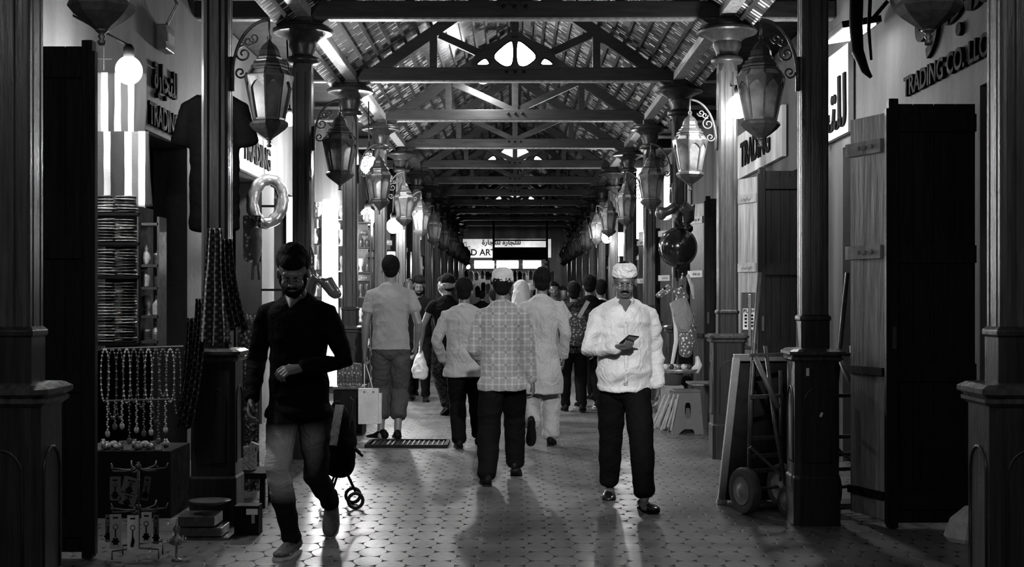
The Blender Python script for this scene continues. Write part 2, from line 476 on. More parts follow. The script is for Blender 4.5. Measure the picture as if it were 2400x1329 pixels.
# ------------------------------------------------------------------ trusses
def make_truss(root):
    zt = CAMZ + 2.60
    MB().box((0, 0, zt), (5.78, .12, .15)).done('tie_beam', beamwood, root, bevel=.006)
    MB().box((0, 0, zt - .083), (5.74, .10, .016)).done('painted_glint_strip', lightwood, root)  # pale strip added to stand in for lamp reflections along the beam bottom
    for x_ in (-.1, 0, .1): MB().lathe([(.02, 0), (.02, .012), (.012, .018)], 8, M=Matrix.Translation((x_, -.06, zt + .02)) @ Matrix.Rotation(PI / 2, 4, 'X')).done('bolt', black, root)
    MB().box((0, 0, zt + .55), (.09, .1, 1.0)).done('king_post', beamwood, root)
    for s in (-1, 1):
        MB().box((s * .95, 0, zt + .29), (.085, .09, .5)).done('queen_post', beamwood, root)
        MB().bar((0, 0, zt + 1.14), (s * 2.05, 0, zt - .26), .1, .13, (0, 0, 1)).done('rafter', beamwood, root)
        MB().bar((s * .88, 0, zt + .46), (s * .05, 0, zt + .08), .075, .085).done('strut', beamwood, root)
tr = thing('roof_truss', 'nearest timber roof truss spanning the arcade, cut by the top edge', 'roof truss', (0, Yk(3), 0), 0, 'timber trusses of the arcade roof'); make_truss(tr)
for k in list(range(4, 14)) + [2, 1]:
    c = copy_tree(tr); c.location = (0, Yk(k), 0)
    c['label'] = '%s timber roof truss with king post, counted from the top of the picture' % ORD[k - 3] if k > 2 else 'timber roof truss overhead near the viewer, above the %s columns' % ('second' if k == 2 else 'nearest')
for sgn, side in ((-1, 'left'), (1, 'right')):
    o = MB().box((sgn * 1.92, (YE - 2) / 2, 4.045), (.16, YE + 2, .14)).done('eave_beam', lightwood, None, bevel=.006)
    tag(o, 'long timber beam running over the capitals of the %s columns' % side, 'beam')

# ------------------------------------------------------------------ fanlights in the gables
pane_m = mat('glowing_window_pane', 1, .3, 0, 0, bump=0, emit=14)
pane_d = mat('dim_window_pane', 1, .3, 0, 0, bump=0, emit=.35)
def gable(Y, n, pm, f=.82):
    zc = CAMZ + 2.68; arch = [(.56 * f * math.cos(w * PI / 14) * 1.12, -.04 + .44 * f * math.sin(w * PI / 14)) for w in range(15)]
    g = struct(MB().prism(arch, .035, Matrix.Translation((0, Y, zc)) @ Matrix.Rotation(PI / 2, 4, 'X')).done('window_%d' % n, beamwood))
    def pane(pts):
        for _ in range(2):
            q = []
            for i in range(len(pts)):
                a = V(pts[i]); c = V(pts[(i + 1) % len(pts)]); q += [a.lerp(c, .22), a.lerp(c, .78)]
            pts = q
        MB().prism([(p[0] * f, p[1] * f) for p in pts], .012, Matrix.Translation((0, Y - .036, zc)) @ Matrix.Rotation(PI / 2, 4, 'X')).done('pane', pm, g)
        MB().tube([V((p[0] * f, Y - .045, zc + p[1] * f)) for p in pts], .009, 6, True).done('glazing_bar', black, g, smooth=True)
    for s in (-1, 1):
        pane([(s * .022, .0), (s * .022, .345), (s * .10, .33), (s * .34, .12), (s * .15, -.03)][::s])
        pane([(s * .345, 0), (s * .40, .10), (s * .47, .08), (s * .56, .0)][::s])
gable(Yk(4) - .11, 1, pane_m); gable(Yk(7) + .16, 2, pane_d, 1.0); gable(Yk(10) + .16, 3, pane_d, 1.0)
p = at(1132, 186, 18.05); dl = thing('dome_lamp', 'small glowing lamp just under the left end of the fan window', 'lamp', tuple(p))
MB().lathe([(.03, .055), (.08, .035), (.10, 0), (.09, -.035), (.03, -.06)], 14).done('bulb', mat('dome_lamp_glow', 1, .3, 0, 0, bump=0, emit=300), dl, smooth=True)
MB().lathe([(.165, -.005), (.155, .03), (.10, .075), (.03, .09), (.028, .16), (.155, .08)][:5], 18).done('added_cap', black, dl, smooth=True)  # opaque cap added to keep the lamp's glow off the roof
MB().tube([(0, 0, .1), (0, 0, 1.9)], .008, 6).done('rod', black, dl)
# ------------------------------------------------------------------ shop doors
def plank_leaf(b, w, h, bat=(.25, .9, 1.6, 2.35)):
    n = max(2, round(w / .14))
    for i in range(n): b.box((w * (i + .5) / n, 0, h / 2), (w / n - .006, .03, h))
def folding_door(sgn, Y, label, h=2.66, back=.34, x0=2.36, m2=lightwood, xo=2.88, fold=True):
    root = thing('folding_door', label, 'door', (sgn * x0, Y, 0), 0, None)
    w = xo - x0
    b = MB()
    n = 4
    for i in range(n): b.box((sgn * w * (i + .5) / n, 0, h / 2 + .02), (w / n - .004, .025, h - .04))
    b.box((sgn * w / 2, .012, h / 2 + .02), (w - .01, .012, h - .05))
    for z_ in (.18, .98, 1.72, h - .12): b.box((sgn * w / 2, -.02, z_), (w, .03, .11))
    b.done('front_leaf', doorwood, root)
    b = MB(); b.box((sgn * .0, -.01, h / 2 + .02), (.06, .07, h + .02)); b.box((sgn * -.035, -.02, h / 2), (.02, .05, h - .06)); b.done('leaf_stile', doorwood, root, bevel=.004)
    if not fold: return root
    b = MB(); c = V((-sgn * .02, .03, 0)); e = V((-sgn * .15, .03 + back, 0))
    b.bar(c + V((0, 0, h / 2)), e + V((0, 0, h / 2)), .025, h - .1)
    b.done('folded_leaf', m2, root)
    b = MB()
    for z_ in (.2, .98): b.bar(c + V((-sgn * .02, 0, z_)), e + V((-sgn * .02, 0, z_)), .03, .05)
    b.done('ledge', doorwood, root)
    for z_ in (h - .25, 1.74):
        b = MB(); b.bar(c + V((-sgn * .03, .02, z_)), e + V((-sgn * .03, .03, z_)), .02, .085)
        for t_ in (.25, .45, .6): 
            p_ = c.lerp(e, t_) + V((-sgn * .045, 0, z_)); b.ell(p_, (.012, .012, .016), 8, 5)
        b.done('hinge_plate', stoneish, root)
    for z_ in (1.2,): MB().box((sgn * .0, -.06, z_), (.02, .02, .14)).done('bolt', steel, root)
    return root
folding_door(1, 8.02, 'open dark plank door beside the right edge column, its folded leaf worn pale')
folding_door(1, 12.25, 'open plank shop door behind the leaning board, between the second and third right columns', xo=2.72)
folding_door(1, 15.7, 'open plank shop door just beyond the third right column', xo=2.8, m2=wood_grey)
folding_door(1, 19.0, 'open plank shop door behind the balloons on the right', xo=2.8, m2=wood_grey)
folding_door(-1, 7.1, 'black plank door leaf at left edge with striped blankets hanging beyond', h=2.84, m2=doorwood, fold=False)
folding_door(-1, 18.8, 'open plank shop door on the left beyond the man in the pale tee', m2=wood_grey)
folding_door(-1, 22.2, 'open plank shop door on the left beside the small lantern pair', m2=wood_grey)
folding_door(-1, 25.5, 'farthest open plank shop door on the left side', m2=wood_grey)
folding_door(1, 22.4, 'narrow plank shop door far down the right side behind the crowd', m2=wood_grey)
# closed doors in the bays
nd = 0
def closed_door(sgn, k, m):
    global nd; nd += 1
    y0 = Yk(k) + .47; y1 = Yk(k + 1) - .27; X = sgn * 2.99
    b = MB(); n = 14
    for i in range(n): b.box((X, y0 + (y1 - y0) * (i + .5) / n, 1.38), (.04, (y1 - y0) / n - .008, 2.74))
    for z_ in (.3, 1.3, 2.4): b.box((X - sgn * .03, (y0 + y1) / 2, z_), (.03, y1 - y0, .1))
    struct(b.done('door_%d' % nd, m))
for k in (3, 5, 6, 8, 9, 10, 11, 12): closed_door(1, k, doorwood if k % 2 else wood_grey)
for k in (5, 7, 8, 9, 10, 11, 12): closed_door(-1, k, doorwood if k % 2 else wood_grey)
# sill
struct(MB().box((2.93, 6.6, .05), (.25, 2.6, .1)).done('trim_3', dark_wall)); struct(MB().box((-2.93, 6.6, .05), (.25, 2.6, .1)).done('trim_4', dark_wall))

# ------------------------------------------------------------------ lamps
def bulb(name, label, px, py, Y, r, arm_to=None, e=None):
    p = at(px, py, Y)
    root = thing(name, label, 'lamp', tuple(p), 0, 'bare bulbs lighting the shops')
    m = lamp_m if e is None else mat('glowing_bulb_%d' % e, 1, .3, 0, 0, bump=0, emit=e)
    MB().ell((0, 0, 0), (r, r, r * 1.08), 20, 12).done('bulb', m, root, smooth=True)
    b = MB(); b.lathe([(r * .42, r * .95), (r * .42, r * 1.7), (r * .2, r * 2.0)], 12); 
    if arm_to: b.tube([(0, 0, r * 1.9), V(arm_to) - p], .008, 6)
    b.done('lamp_holder', black, root, smooth=True)
BL = [
 ('bare glowing bulb over the striped blankets at far left', 302, 165, 8.2, .084, (-2.9, 8.4, 3.3), 48),
 ('bare glowing bulb behind the second left lantern', 679, 281, 12.9, .06, (-2.3, 12.9, 4.1), 220),
 ('large glowing bulb right of the third left lantern', 865, 387, 16.0, .11, (-1.83, 16.0, 3.9), 230),
 ('glowing bulb low over the bright shelf left of the tee-shirted man', 862, 508, 21.0, .13, (-2.5, 21, 3.6), 90),
 ('glowing bulb above the head of the man in the pale tee', 922, 530, 20.6, .11, (-1.95, 20.6, 3.6), 90),
 ('large glowing bulb left of the second right lantern', 1731, 250, 11.05, .095, (1.94, 11.5, 3.35), 95),
 ('small glowing bulb among the far right lanterns', 1422, 558, 24.0, .09, (1.75, 24, 3.4), 140),
 ('glowing bulb low at far left of the distant stall', 1097, 625, 44, .07, (-1.7, 44.4, 2.9), 60)]
for (lb, a_, b_, c_, r_, arm, e_) in BL: bulb('bare_bulb', lb, a_, b_, c_, r_, arm, e_)
# ================================================================== people
def cloth(name, g, rough=.75, bump=.35, scale=7, sheen=.3, pattern=None):
    if name in MATS: return MATS[name]
    m = bpy.data.materials.new(name); m.use_nodes = True; MATS[name] = m
    q = NG(m); q.b.inputs['Roughness'].default_value = rough; q.b.inputs['Sheen Weight'].default_value = sheen if g > .1 else 0; q.b.inputs['Specular IOR Level'].default_value = .25 if g > .05 else .06
    n = q.noise(scale, detail=6); fine = q.noise(150, detail=3)
    v = q.math('MULTIPLY', q.rng(n, .3, .7, g * .85, g * 1.12), q.rng(fine, .3, .7, .85, 1.15))
    x, y, z = q.xyz()
    if pattern == 'plaid':
        def line(c, per, w):
            t = q.math('ABSOLUTE', q.math('SUBTRACT', q.math('FRACT', q.math('DIVIDE', c, per)), .5))
            return q.rng(t, w, w + .06, 1, 0)
        a = q.math('ADD', q.math('MULTIPLY', line(x, .05, .10), .55), q.math('MULTIPLY', line(z, .05, .10), .55))
        v = q.math('MULTIPLY', v, q.rng(a, 0, 1.1, .75, 1.35))
        d_ = q.math('MULTIPLY', line(q.math('ADD', x, .025), .1, .05), line(q.math('ADD', z, .025), .1, .05))
        v = q.math('MULTIPLY', v, q.rng(d_, 0, 1, 1, .35))
    if pattern == 'camo':
        v = q.math('MULTIPLY', v, q.rng(q.noise(28, detail=2), .45, .55, .3, 1.3))
    if pattern == 'dots':
        vo = q.N.new('ShaderNodeTexVoronoi'); vo.inputs['Scale'].default_value = 28
        tc = q.N.new('ShaderNodeTexCoord'); q.L.new(tc.outputs['Object'], vo.inputs['Vector'])
        v = q.math('MULTIPLY', v, q.rng(vo.outputs['Distance'], .25, .4, 3.5, .5))
    if pattern == 'jeans':   # bleached thighs and knees
        b_ = q.math('ADD', q.rng(z, .30, .42, 0, 1), 0); c_ = q.rng(z, .64, .74, 1, 0)
        f_ = q.math('MULTIPLY', q.math('MULTIPLY', b_, c_), q.rng(y, .02, .13, 0, 1))
        v = q.math('MULTIPLY', v, q.rng(f_, 0, 1, .5, 17))
    if pattern == 'check':
        a_ = q.math('FRACT', q.math('DIVIDE', q.math('ADD', x, z), .045)); c_ = q.math('FRACT', q.math('DIVIDE', q.math('SUBTRACT', x, z), .045))
        k_ = q.math('MULTIPLY', q.math('GREATER_THAN', a_, .5), q.math('GREATER_THAN', c_, .5))
        v = q.math('MULTIPLY', v, q.rng(k_, 0, 1, .25, 1.6))
    cr = q.noise(5.5, detail=3, dist=1.6)
    rid = q.math('SUBTRACT', 1, q.math('MULTIPLY', q.math('ABSOLUTE', q.math('SUBTRACT', cr, .5)), 7))
    q.color(v); q.bump(q.math('ADD', q.math('ADD', q.math('MULTIPLY', q.math('MAXIMUM', rid, 0), .8), q.math('MULTIPLY', n, .6)), q.math('MULTIPLY', fine, .06)), bump * 1.6, .02)
    return m
def bake(b, name, m, parent, voxel, smooth=2, folds=0, fseed=0, fz=(3, 3, 12), rid=None, zr=None):
    o = b.done(name, m)
    r = o.modifiers.new('r', 'REMESH'); r.mode = 'VOXEL'; r.voxel_size = voxel; r.use_smooth_shade = True
    if smooth:
        sm = o.modifiers.new('s', 'SMOOTH'); sm.factor = .5; sm.iterations = smooth
    dg = bpy.context.evaluated_depsgraph_get(); dg.update()
    me = bpy.data.meshes.new_from_object(o.evaluated_get(dg)); me.name = name
    bpy.data.objects.remove(o)
    if folds:
        ns = [v.normal.copy() for v in me.vertices]
        for v, n in zip(me.vertices, ns):
            c = v.co; off = V((fseed * 7.1, fseed * 3.3, fseed))
            a = noise.noise(V((c.x * fz[0], c.y * fz[1], c.z * fz[2])) + off)
            e = noise.noise(V((c.x * 9 + c.z * 6, c.y * 9, c.z * 13 + c.x * 8)) + off)
            d_ = (1 - abs(a) * 3.2) * .6 + e * .9
            v.co = c + n * folds * d_
    me.polygons.foreach_set('use_smooth', [True] * len(me.polygons))
    me.materials.clear(); me.materials.append(m)
    o = bpy.data.objects.new(name, me); COL.objects.link(o)
    if parent: o.parent = parent
    return o
def ik(a, t, l1, l2, pole):
    a = V(a); t = V(t); d = t - a; L = min(d.length, (l1 + l2) * .999); d.normalize(); t = a + d * L
    x = (l1 * l1 - l2 * l2 + L * L) / (2 * L); h = math.sqrt(max(0, l1 * l1 - x * x))
    p = V(pole); p = p - d * p.dot(d); p.normalize()
    return a + d * x + p * h, t
def hand(b, w, d, n, k, curl=.5, thumb=1, grip=False):
    """palm and five fingers from the wrist w along d, palm facing n"""
    d = V(d).normalized(); n = V(n); n = (n - d * n.dot(d)).normalized(); s = d.cross(n) * thumb
    P = lambda a, c, e: w + (d * a + s * c + n * e) * k
    b.loft([P(-.02, 0, 0), P(.015, 0, 0), P(.05, 0, 0), P(.088, 0, 0)], [(.027 * k, .02 * k), (.034 * k, .018 * k), (.042 * k, .016 * k), (.041 * k, .013 * k)], s, 12)
    for i, (c, l) in enumerate(((.031, .072), (.0105, .08), (-.0105, .074), (-.031, .058))):
        pts = [P(.07, c, 0), P(.09, c * 1.06, .001)]; ang = 0; cur = pts[-1]
        for j, f in enumerate((.45, .32, .25)):
            ang += curl * (1.0, 1.25, .9)[j] * (1 + .08 * i)
            cur = cur + (d * math.cos(ang) + n * math.sin(ang)) * l * f * k; pts.append(cur)
        b.loft(pts, [.0095 * k, .0095 * k, .009 * k, .0083 * k, .0072 * k], s, 8)
    q0 = P(.018, .026, .004); a_ = P(.042, .05, .012); c_ = P(.07, .058, .024); e_ = P(.09, .055 if not grip else .035, .034)
    b.loft([q0, a_, c_, e_], [.013 * k, .0125 * k, .0105 * k, .009 * k], d, 8)

def person(label, X, Y, rz, H=1.70, wd=1.0, lean=0, pel=(0, 0), feet=None, hands=None, head=(0, 0), top=None, bottom=None, skin=None,
           hair='short', face=False, beard=False, cap=None, shoe=None, detail=1, belly=0, shoe_kind='shoe', palms=None, curls=(.45, .45), poles=None, drop=0, headoff=(0, 0), group=None):
    skin = skin or skin_m; k = H / 1.72; vx = {1: .0062, 2: .010, 3: .014}[detail]
    root = thing('person', label, 'person', (X, Y, 0), rz, group)
    feet = feet or [(-.1, .12, 0, 0), (.1, -.1, .02, 0)]; hands = hands or [None, None]; poles = poles or [None, None]
    hz = .525 * H - .02 - drop
    hips = V((pel[0], pel[1], hz)); sh_z = .803 * H - drop; sy = pel[1] + lean
    shx = .108 * H * wd
    sp = [(.50, .158, .105), (.555, .162, .108), (.62, .148, .10), (.69, .156, .108), (.75, .172, .114), (.795, .162, .10), (.818, .128, .085), (.836, .092, .070), (.852, .062, .058)]
    def tpt(f):
        t = (f - .5) / .35
        return V((pel[0], pel[1] + lean * t + .01, f * H - drop))
    # --- limbs
    legs = []
    for i, sg in enumerate((-1, 1)):
        fx, fy, lift, pit = feet[i][:4]
        ank = V((fx, fy - .0, .075 * k + lift))
        hip = V((pel[0] + sg * .088 * k * wd, pel[1], hz))
        kn, ank = ik(hip, ank, .252 * H, .245 * H, (sg * .04, 1, 0))
        legs.append((hip, kn, ank))
    arms = []
    for i, sg in enumerate((-1, 1)):
        s_ = V((pel[0] + sg * shx, sy + .005, sh_z - .012))
        t_ = V(hands[i]) if hands[i] else V((pel[0] + sg * (shx + .07), sy * .5 + (.05 if i else -.03), .485 * H - drop))
        el, wr = ik(s_, t_, .172 * H, .152 * H, poles[i] or (sg * .45, -1, -.1))
        arms.append((s_, el, wr))
    nk0 = tpt(.835); hp = V((pel[0] + headoff[0], sy + .02 + headoff[1], .868 * H - drop))
    HM = Matrix.Translation(hp) @ Matrix.Rotation(head[1], 4, 'Z') @ Matrix.Rotation(head[0], 4, 'X') @ Matrix.Scale(k * 1.03, 4)
    # --- body: one continuous surface
    b = MB()
    b.loft([tpt(f) for f, _, _ in sp], [(a * wd * k * .84, c * k * .84) for _, a, c in sp])
    b.loft([nk0 - V((0, 0, .03)), nk0 + V((0, .005, .02)), hp + V((0, 0, .015)), hp + V((0, .0, .07))], [.068 * k, .058 * k, .056 * k, .056 * k])
    sd = V((1, 0, 0))
    for i, (hp_, kn, an) in enumerate(legs):
        b.loft([hp_ + V((0, 0, .04)), hp_.lerp(kn, .35), kn, kn.lerp(an, .3), kn.lerp(an, .75), an], [.075 * k, .07 * k, .05 * k, .052 * k, .036 * k, .033 * k], sd)
        pit = feet[i][3]; fd = V((0, math.cos(pit), -math.sin(pit)))
        up = V((0, math.sin(pit), math.cos(pit)))
        b.loft([an - fd * .04 * k - up * .03 * k, an + fd * .05 * k - up * .04 * k, an + fd * .14 * k - up * .055 * k], [(.03 * k, .032 * k), (.036 * k, .028 * k), (.036 * k, .015 * k)], sd)
    for i, (s_, el, wr) in enumerate(arms):
        sg = (-1, 1)[i]
        b.loft([s_ - V((sg * .04, 0, 0)), s_ + V((0, 0, -.01)), s_.lerp(el, .5), el, el.lerp(wr, .3), wr], [.052 * k, .05 * k, .043 * k, .037 * k, .037 * k, (.027 * k, .022 * k)], V((0, 1, 0)), 12)
        if detail < 3:
            pn = palms[i] if palms and palms[i] else (-sg, .15, 0)
            dd = (wr - el).normalized()
            n_ = V(pn); n_ = (n_ - dd * n_.dot(dd)).normalized()
            want = V((0, 1, 0)) if not (palms and palms[i]) else V((-sg, 0, .6))
            th = 1 if dd.cross(n_).dot(want) > 0 else -1
            hand(b, wr + dd * .01, dd, pn, k * .98, curls[i], th, bool(hands[i]))
        else: b.loft([wr, wr + (wr - el).normalized() * .12], [(.035, .018), (.035, .02)], V((0, 1, 0)), 8)
    if top and top.get('vneck'):
        a_ = tpt(.842) + V((0, .066 * k, 0)); c_ = tpt(.842 - top['vneck']) + V((0, (.118 + top.get('fit', .016) * .8) * k, 0))
        b.loft([a_, a_.lerp(c_, .5), c_], [(.05 * k, .022), (.028 * k, .017), (.004, .01)], (1, 0, 0), 10)
    E = lambda c, r: b.ell(c, r, M=HM)
    E((0, -.008, .128), (.076, .096, .098)); E((0, .03, .075), (.062, .066, .085)); E((0, .055, .022), (.036, .032, .026)); E((0, .02, .05), (.057, .06, .05))
    if detail < 3:
        for s_ in (-1, 1):
            E((s_ * .079, -.002, .088), (.009, .019, .031)); E((s_ * .036, .068, .067), (.024, .022, .022))
            E((s_ * .030, .082, .1085), (.023, .012, .0065))
            E((s_ * .013, .098, .071), (.0085, .012, .008))
        E((0, .093, .090), (.0095, .018, .026)); E((0, .107, .074), (.0125, .012, .0105)); E((0, .085, .044), (.026, .014, .0065)); E((0, .083, .034), (.022, .014, .007)); E((0, .075, .125), (.05, .02, .02))
    bake(b, 'body', skin, root, vx if detail > 1 else .0052, 2)
    if face:
        for s_ in (-1, 1):
            e = MB(); e.ell((s_ * .031, .078, .094), (.0135, .012, .0105), M=HM); e.done('eye', mat('eye_white', .25, .2, 0, 0, bump=0), root, smooth=True)
            e = MB(); e.tube([HM @ V((s_ * (.012 + .008 * j), .094 - .0022 * j * j * .8, .112 + .004 * math.sin(j * .8))) for j in range(6)], [.003, .0045, .005, .0045, .004, .002], 6)
            e.tube([HM @ V((s_ * (.017 + .006 * j), .0915 - .0012 * j * j, .0965 - .001 * (j - 2) ** 2)) for j in range(5)], .0025, 5)
            e.done('eyebrow', hair_m, root, smooth=True)
        e = MB(); e.ell((0, .0975, .0405), (.021, .008, .0065), M=HM); e.done('lips', mat('lips', .10, .5, 0, .1), root, smooth=True)
    if beard:
        e = MB(); E2 = lambda c, r: e.ell(c, r, M=HM)
        E2((0, .020, .022), (.064, .071, .040)); E2((0, .060, .010), (.042, .036, .028))
        for s_ in (-1, 1): E2((s_ * .060, .02, .07), (.015, .032, .045)); E2((s_ * .016, .095, .053), (.019, .010, .0055))
        bake(e, 'beard', hair_m, root, .006, 1, .0015, 3, (60, 60, 60))
    elif face:
        e = MB()
        for s_ in (-1, 1): e.ell((s_ * .014, .0965, .054), (.018, .010, .0055), M=HM)
        e.done('moustache', hair_m, root, smooth=True)
    if hair:
        e = MB()
        if hair == 'short': e.ell((0, -.024, .138), (.0825, .094, .097), 20, 14, M=HM); e.ell((0, -.05, .085), (.066, .056, .06), M=HM)
        if hair == 'thick': e.ell((0, -.034, .152), (.089, .094, .098), 20, 14, M=HM); e.ell((0, .030, .178), (.068, .064, .044), 18, 10, M=HM); e.ell((0, -.048, .085), (.074, .062, .065), M=HM)
        if hair == 'quiff':
            e.ell((0, -.024, .142), (.085, .095, .097), 20, 14, M=HM); e.ell((0, .028, .188), (.068, .062, .038), M=HM); e.ell((0, -.05, .085), (.07, .056, .06), M=HM)
        bake(e, 'hair', hair_m, root, .008 if detail < 3 else .014, 1, .004 if detail < 3 else 0, 5, (40, 40, 40))
    if cap:
        e = MB(); cz, tilt, cm, hh = cap
        M2 = HM @ Matrix.Translation((0, -.012, cz)) @ Matrix.Rotation(tilt, 4, 'X')
        e.lathe([(.070, .0), (.091, .0), (.094, .008), (.094, .03), (.0915, .034), (.0905, hh - .040), (.085, hh - .020), (.07, hh - .004), (.045, hh + .007), (.02, hh + .012), (.004, hh + .013)], 28, sx=.93, sy=1.08, M=M2)
        e.done('cap', cm, root, smooth=True)
    # --- clothes
    if top:
        tk = top.get('fit', .016); m_ = top['m']; hem = top.get('hem', .47)
        b = MB(); pts = []; rr = []
        f0 = hem
        if hem < .47:
            fl = top.get('flare', .02)
            for f in (hem, (hem + .5) / 2): pts.append(V((pel[0], pel[1] + .01, f * H - drop))); rr.append(((.172 + fl) * wd * k + tk * .8, (.12 + fl) * k + tk * .8))
        elif hem < .5: pts.append(V((pel[0], pel[1] + .01, hem * H - drop))); rr.append((.166 * wd * k + tk, (.112) * k + tk))
        for f, a, c in sp[:-1]:
            if f < hem: continue
            bl = belly * max(0, 1 - abs(f - .6) / .12)
            pts.append(tpt(f) + V((0, bl * .55, 0))); rr.append((a * wd * k + tk + bl * .35, c * k + tk + bl * .6))
        pts.append(tpt(.848) + V((0, .012, 0))); rr.append((.064 * k, .060 * k))
        b.loft(pts, rr, cap=False, n=24)
        sl = top.get('sleeve', 1.0)
        for i, (s_, el, wr) in enumerate(arms):
            sg = (-1, 1)[i]; y_ = V((0, 1, 0))
            if sl >= 1: P_ = [s_ - V((sg * .06, 0, -.012)), s_ + V((0, 0, -.008)), s_.lerp(el, .5), el, el.lerp(wr, .45), el.lerp(wr, .97 * sl)]; R_ = [.05 * k, .057 * k, .052 * k + tk * .3, .047 * k + tk * .3, .043 * k + tk * .3, .034 * k + tk * .35]
            else: P_ = [s_ - V((sg * .06, 0, -.012)), s_ + V((0, 0, -.008)), s_.lerp(el, .4), s_.lerp(el, sl)]; R_ = [.05 * k, .057 * k, .055 * k + tk * .3, .054 * k + tk * .5]
            b.loft(P_, R_, y_, 16)
        bake(b, top.get('name', 'shirt'), m_, root, vx * 1.15, 7, top.get('folds', .006) if detail < 3 else 0, top.get('seed', 1), top.get('fz', (3, 3, 12)))
        if top.get('collar'):
            e = MB(); ys = .128 + tk
            pl = [(tpt(f) + V((0, (c + tk + .004) * k + belly * max(0, 1 - abs(f - .6) / .12) * 1.12, 0))) for f, a, c in sp[:6]]
            e.loft(pl[::-1], [(.014, .006)] * len(pl), (1, 0, 0), 8); e.done('placket', m_, root, smooth=True)
            e = MB()
            for q_ in range(5):
                p_ = pl[0].lerp(pl[-1], 0) if 0 else pl[min(5, q_)] + V((0, .006, .01)); e = MB(); e.ell(p_, (.006, .003, .006), 8, 5); e.done('button', grey_p, root, smooth=True)
            e = MB(); cc = tpt(.856) + V((0, .002, 0)); ring = []
            for j in range(22):
                w = PI / 2 + .35 + (2 * PI - .7) * j / 21
                ring.append(cc + V((.064 * k * math.cos(w), .062 * k * math.sin(w), -.018 * max(0, math.sin(w)) + .008)))
            for j in range(21):
                p, q_ = ring[j], ring[j + 1]; op = (p - cc) * .28; oq = (q_ - cc) * .28
                dz = V((0, 0, -.035)); 
                e.add([p, q_, q_ + oq + dz, p + op + dz, p * 1.0 - (p - cc) * .05, q_ - (q_ - cc) * .05, q_ + oq * .7 + dz, p + op * .7 + dz], [(0, 1, 2, 3), (7, 6, 5, 4), (0, 4, 5, 1), (3, 2, 6, 7), (0, 3, 7, 4), (1, 5, 6, 2)])
            e.done('collar', m_, root, smooth=True)
    if bottom:
        m_ = bottom['m']; ln = bottom.get('len', 1.0); fit = bottom.get('fit', .014)
        b = MB()
        b.loft([V((pel[0], pel[1] + .01, hz - .09)), V((pel[0], pel[1] + .01, hz - .02)), tpt(.56), tpt(.60)], [(.14 * wd * k, .10 * k), (.166 * wd * k, .116 * k), (.163 * wd * k + .006, .112 * k + .006), (.152 * wd * k, .104 * k)], n=20)
        for hp_, kn, an in legs:
            P_ = [hp_ + V((0, 0, .02)), hp_.lerp(kn, .3), hp_.lerp(kn, .7), kn, kn.lerp(an, .35)]
            R_ = [.086 * k, .082 * k + fit * .6, .066 * k + fit, .056 * k + fit, .054 * k + fit]
            if ln > .8: P_ += [kn.lerp(an, .75), kn.lerp(an, .97 * ln)]; R_ += [.044 * k + fit, bottom.get('cuff', .043 * k + fit)]
            else: P_ += [kn.lerp(an, ln)]; R_ += [.054 * k + fit]
            b.loft(P_, R_, sd, 16)
        bake(b, bottom.get('name', 'trousers'), m_, root, vx * 1.15, 6, bottom.get('folds', .006) if detail < 3 else 0, 4, bottom.get('fz', (4, 4, 11)))
    # --- shoes
    for i, (hp_, kn, an) in enumerate(legs):
        pit = feet[i][3]; yaw = (feet[i][4] if len(feet[i]) > 4 else (-1, 1)[i] * -.12)
        M2 = Matrix.Translation(an) @ Matrix.Rotation(yaw, 4, 'Z') @ Matrix.Rotation(-pit, 4, 'X') @ Matrix.Scale(k, 4)
        e = MB()
        hh = -.048
        if shoe_kind == 'loafer':
            pr = [(-.072, .030, .026, hh + .012), (-.05, .034, .032, hh + .018), (.0, .037, .024, hh + .008), (.06, .044, .024, hh + .004), (.12, .050, .023, hh), (.165, .044, .018, hh - .004), (.19, .026, .012, hh - .006)]
        else:
            pr = [(-.075, .03, .035, hh + .02), (-.045, .036, .05, hh + .03), (.0, .038, .05, hh + .03), (.045, .041, .037, hh + .016), (.10, .047, .025, hh + .004), (.15, .045, .02, hh), (.185, .028, .014, hh - .004)]
        e.loft([M2 @ V((0, y_, z_)) for y_, a, c, z_ in pr], [(a * k, c * k) for y_, a, c, z_ in pr], M2.to_3x3() @ V((1, 0, 0)), 14)
        so = e.done('shoe', shoe or black, root, smooth=True)
        e = MB(); outl = [(.0, -.083), (.028, -.076), (.036, -.05), (.036, 0), (.046, .06), (.051, .11), (.045, .16), (.026, .19), (0, .198)]
        outl = outl + [(-x_, y_) for x_, y_ in outl[-2:0:-1]]
        e.prism(outl, .018, M2 @ Matrix.Translation((0, 0, -.076)))
        e.done('sole', (white_p if shoe_kind == 'sneaker' else black), so)
    root['_arms'] = [list(arms[0][2]), list(arms[1][2])]
    return root, dict(arms=arms, legs=legs, HM=HM, tpt=tpt, k=k)

tee = cloth('pale_jersey', .26, .8, .15); shirt_w = cloth('white_cotton', .52, .65, .25); shirt_l = cloth('pale_linen', .30, .75, .3)
plaid = cloth('checked_cotton', .26, .75, .2, pattern='plaid'); kurta_m = cloth('cream_kurta_cotton', .34, .75, .25)
dark_c = cloth('black_knit', .005, .8, .2); dark_t = cloth('black_trouser_cloth', .004, .8, .2); jeans = cloth('bleached_denim', .03, .75, .25, pattern='jeans')
khaki = cloth('grey_cargo_cotton', .055, .8, .3); dark_g = cloth('dark_patterned_cloth', .03, .8, .3, pattern='camo'); cap_w = cloth('crochet_cap', .62, .8, .5, 60)
cap_g = cloth('pale_felt_cap', .42, .8, .2); shoe_b = mat('black_leather', .012, .22, 0, .2, 20, bump=.1, coat=.3); shoe_g = mat('grey_canvas', .10, .7, 0, .3, 30)
WX = lambda px, s: (px - 1207) / s
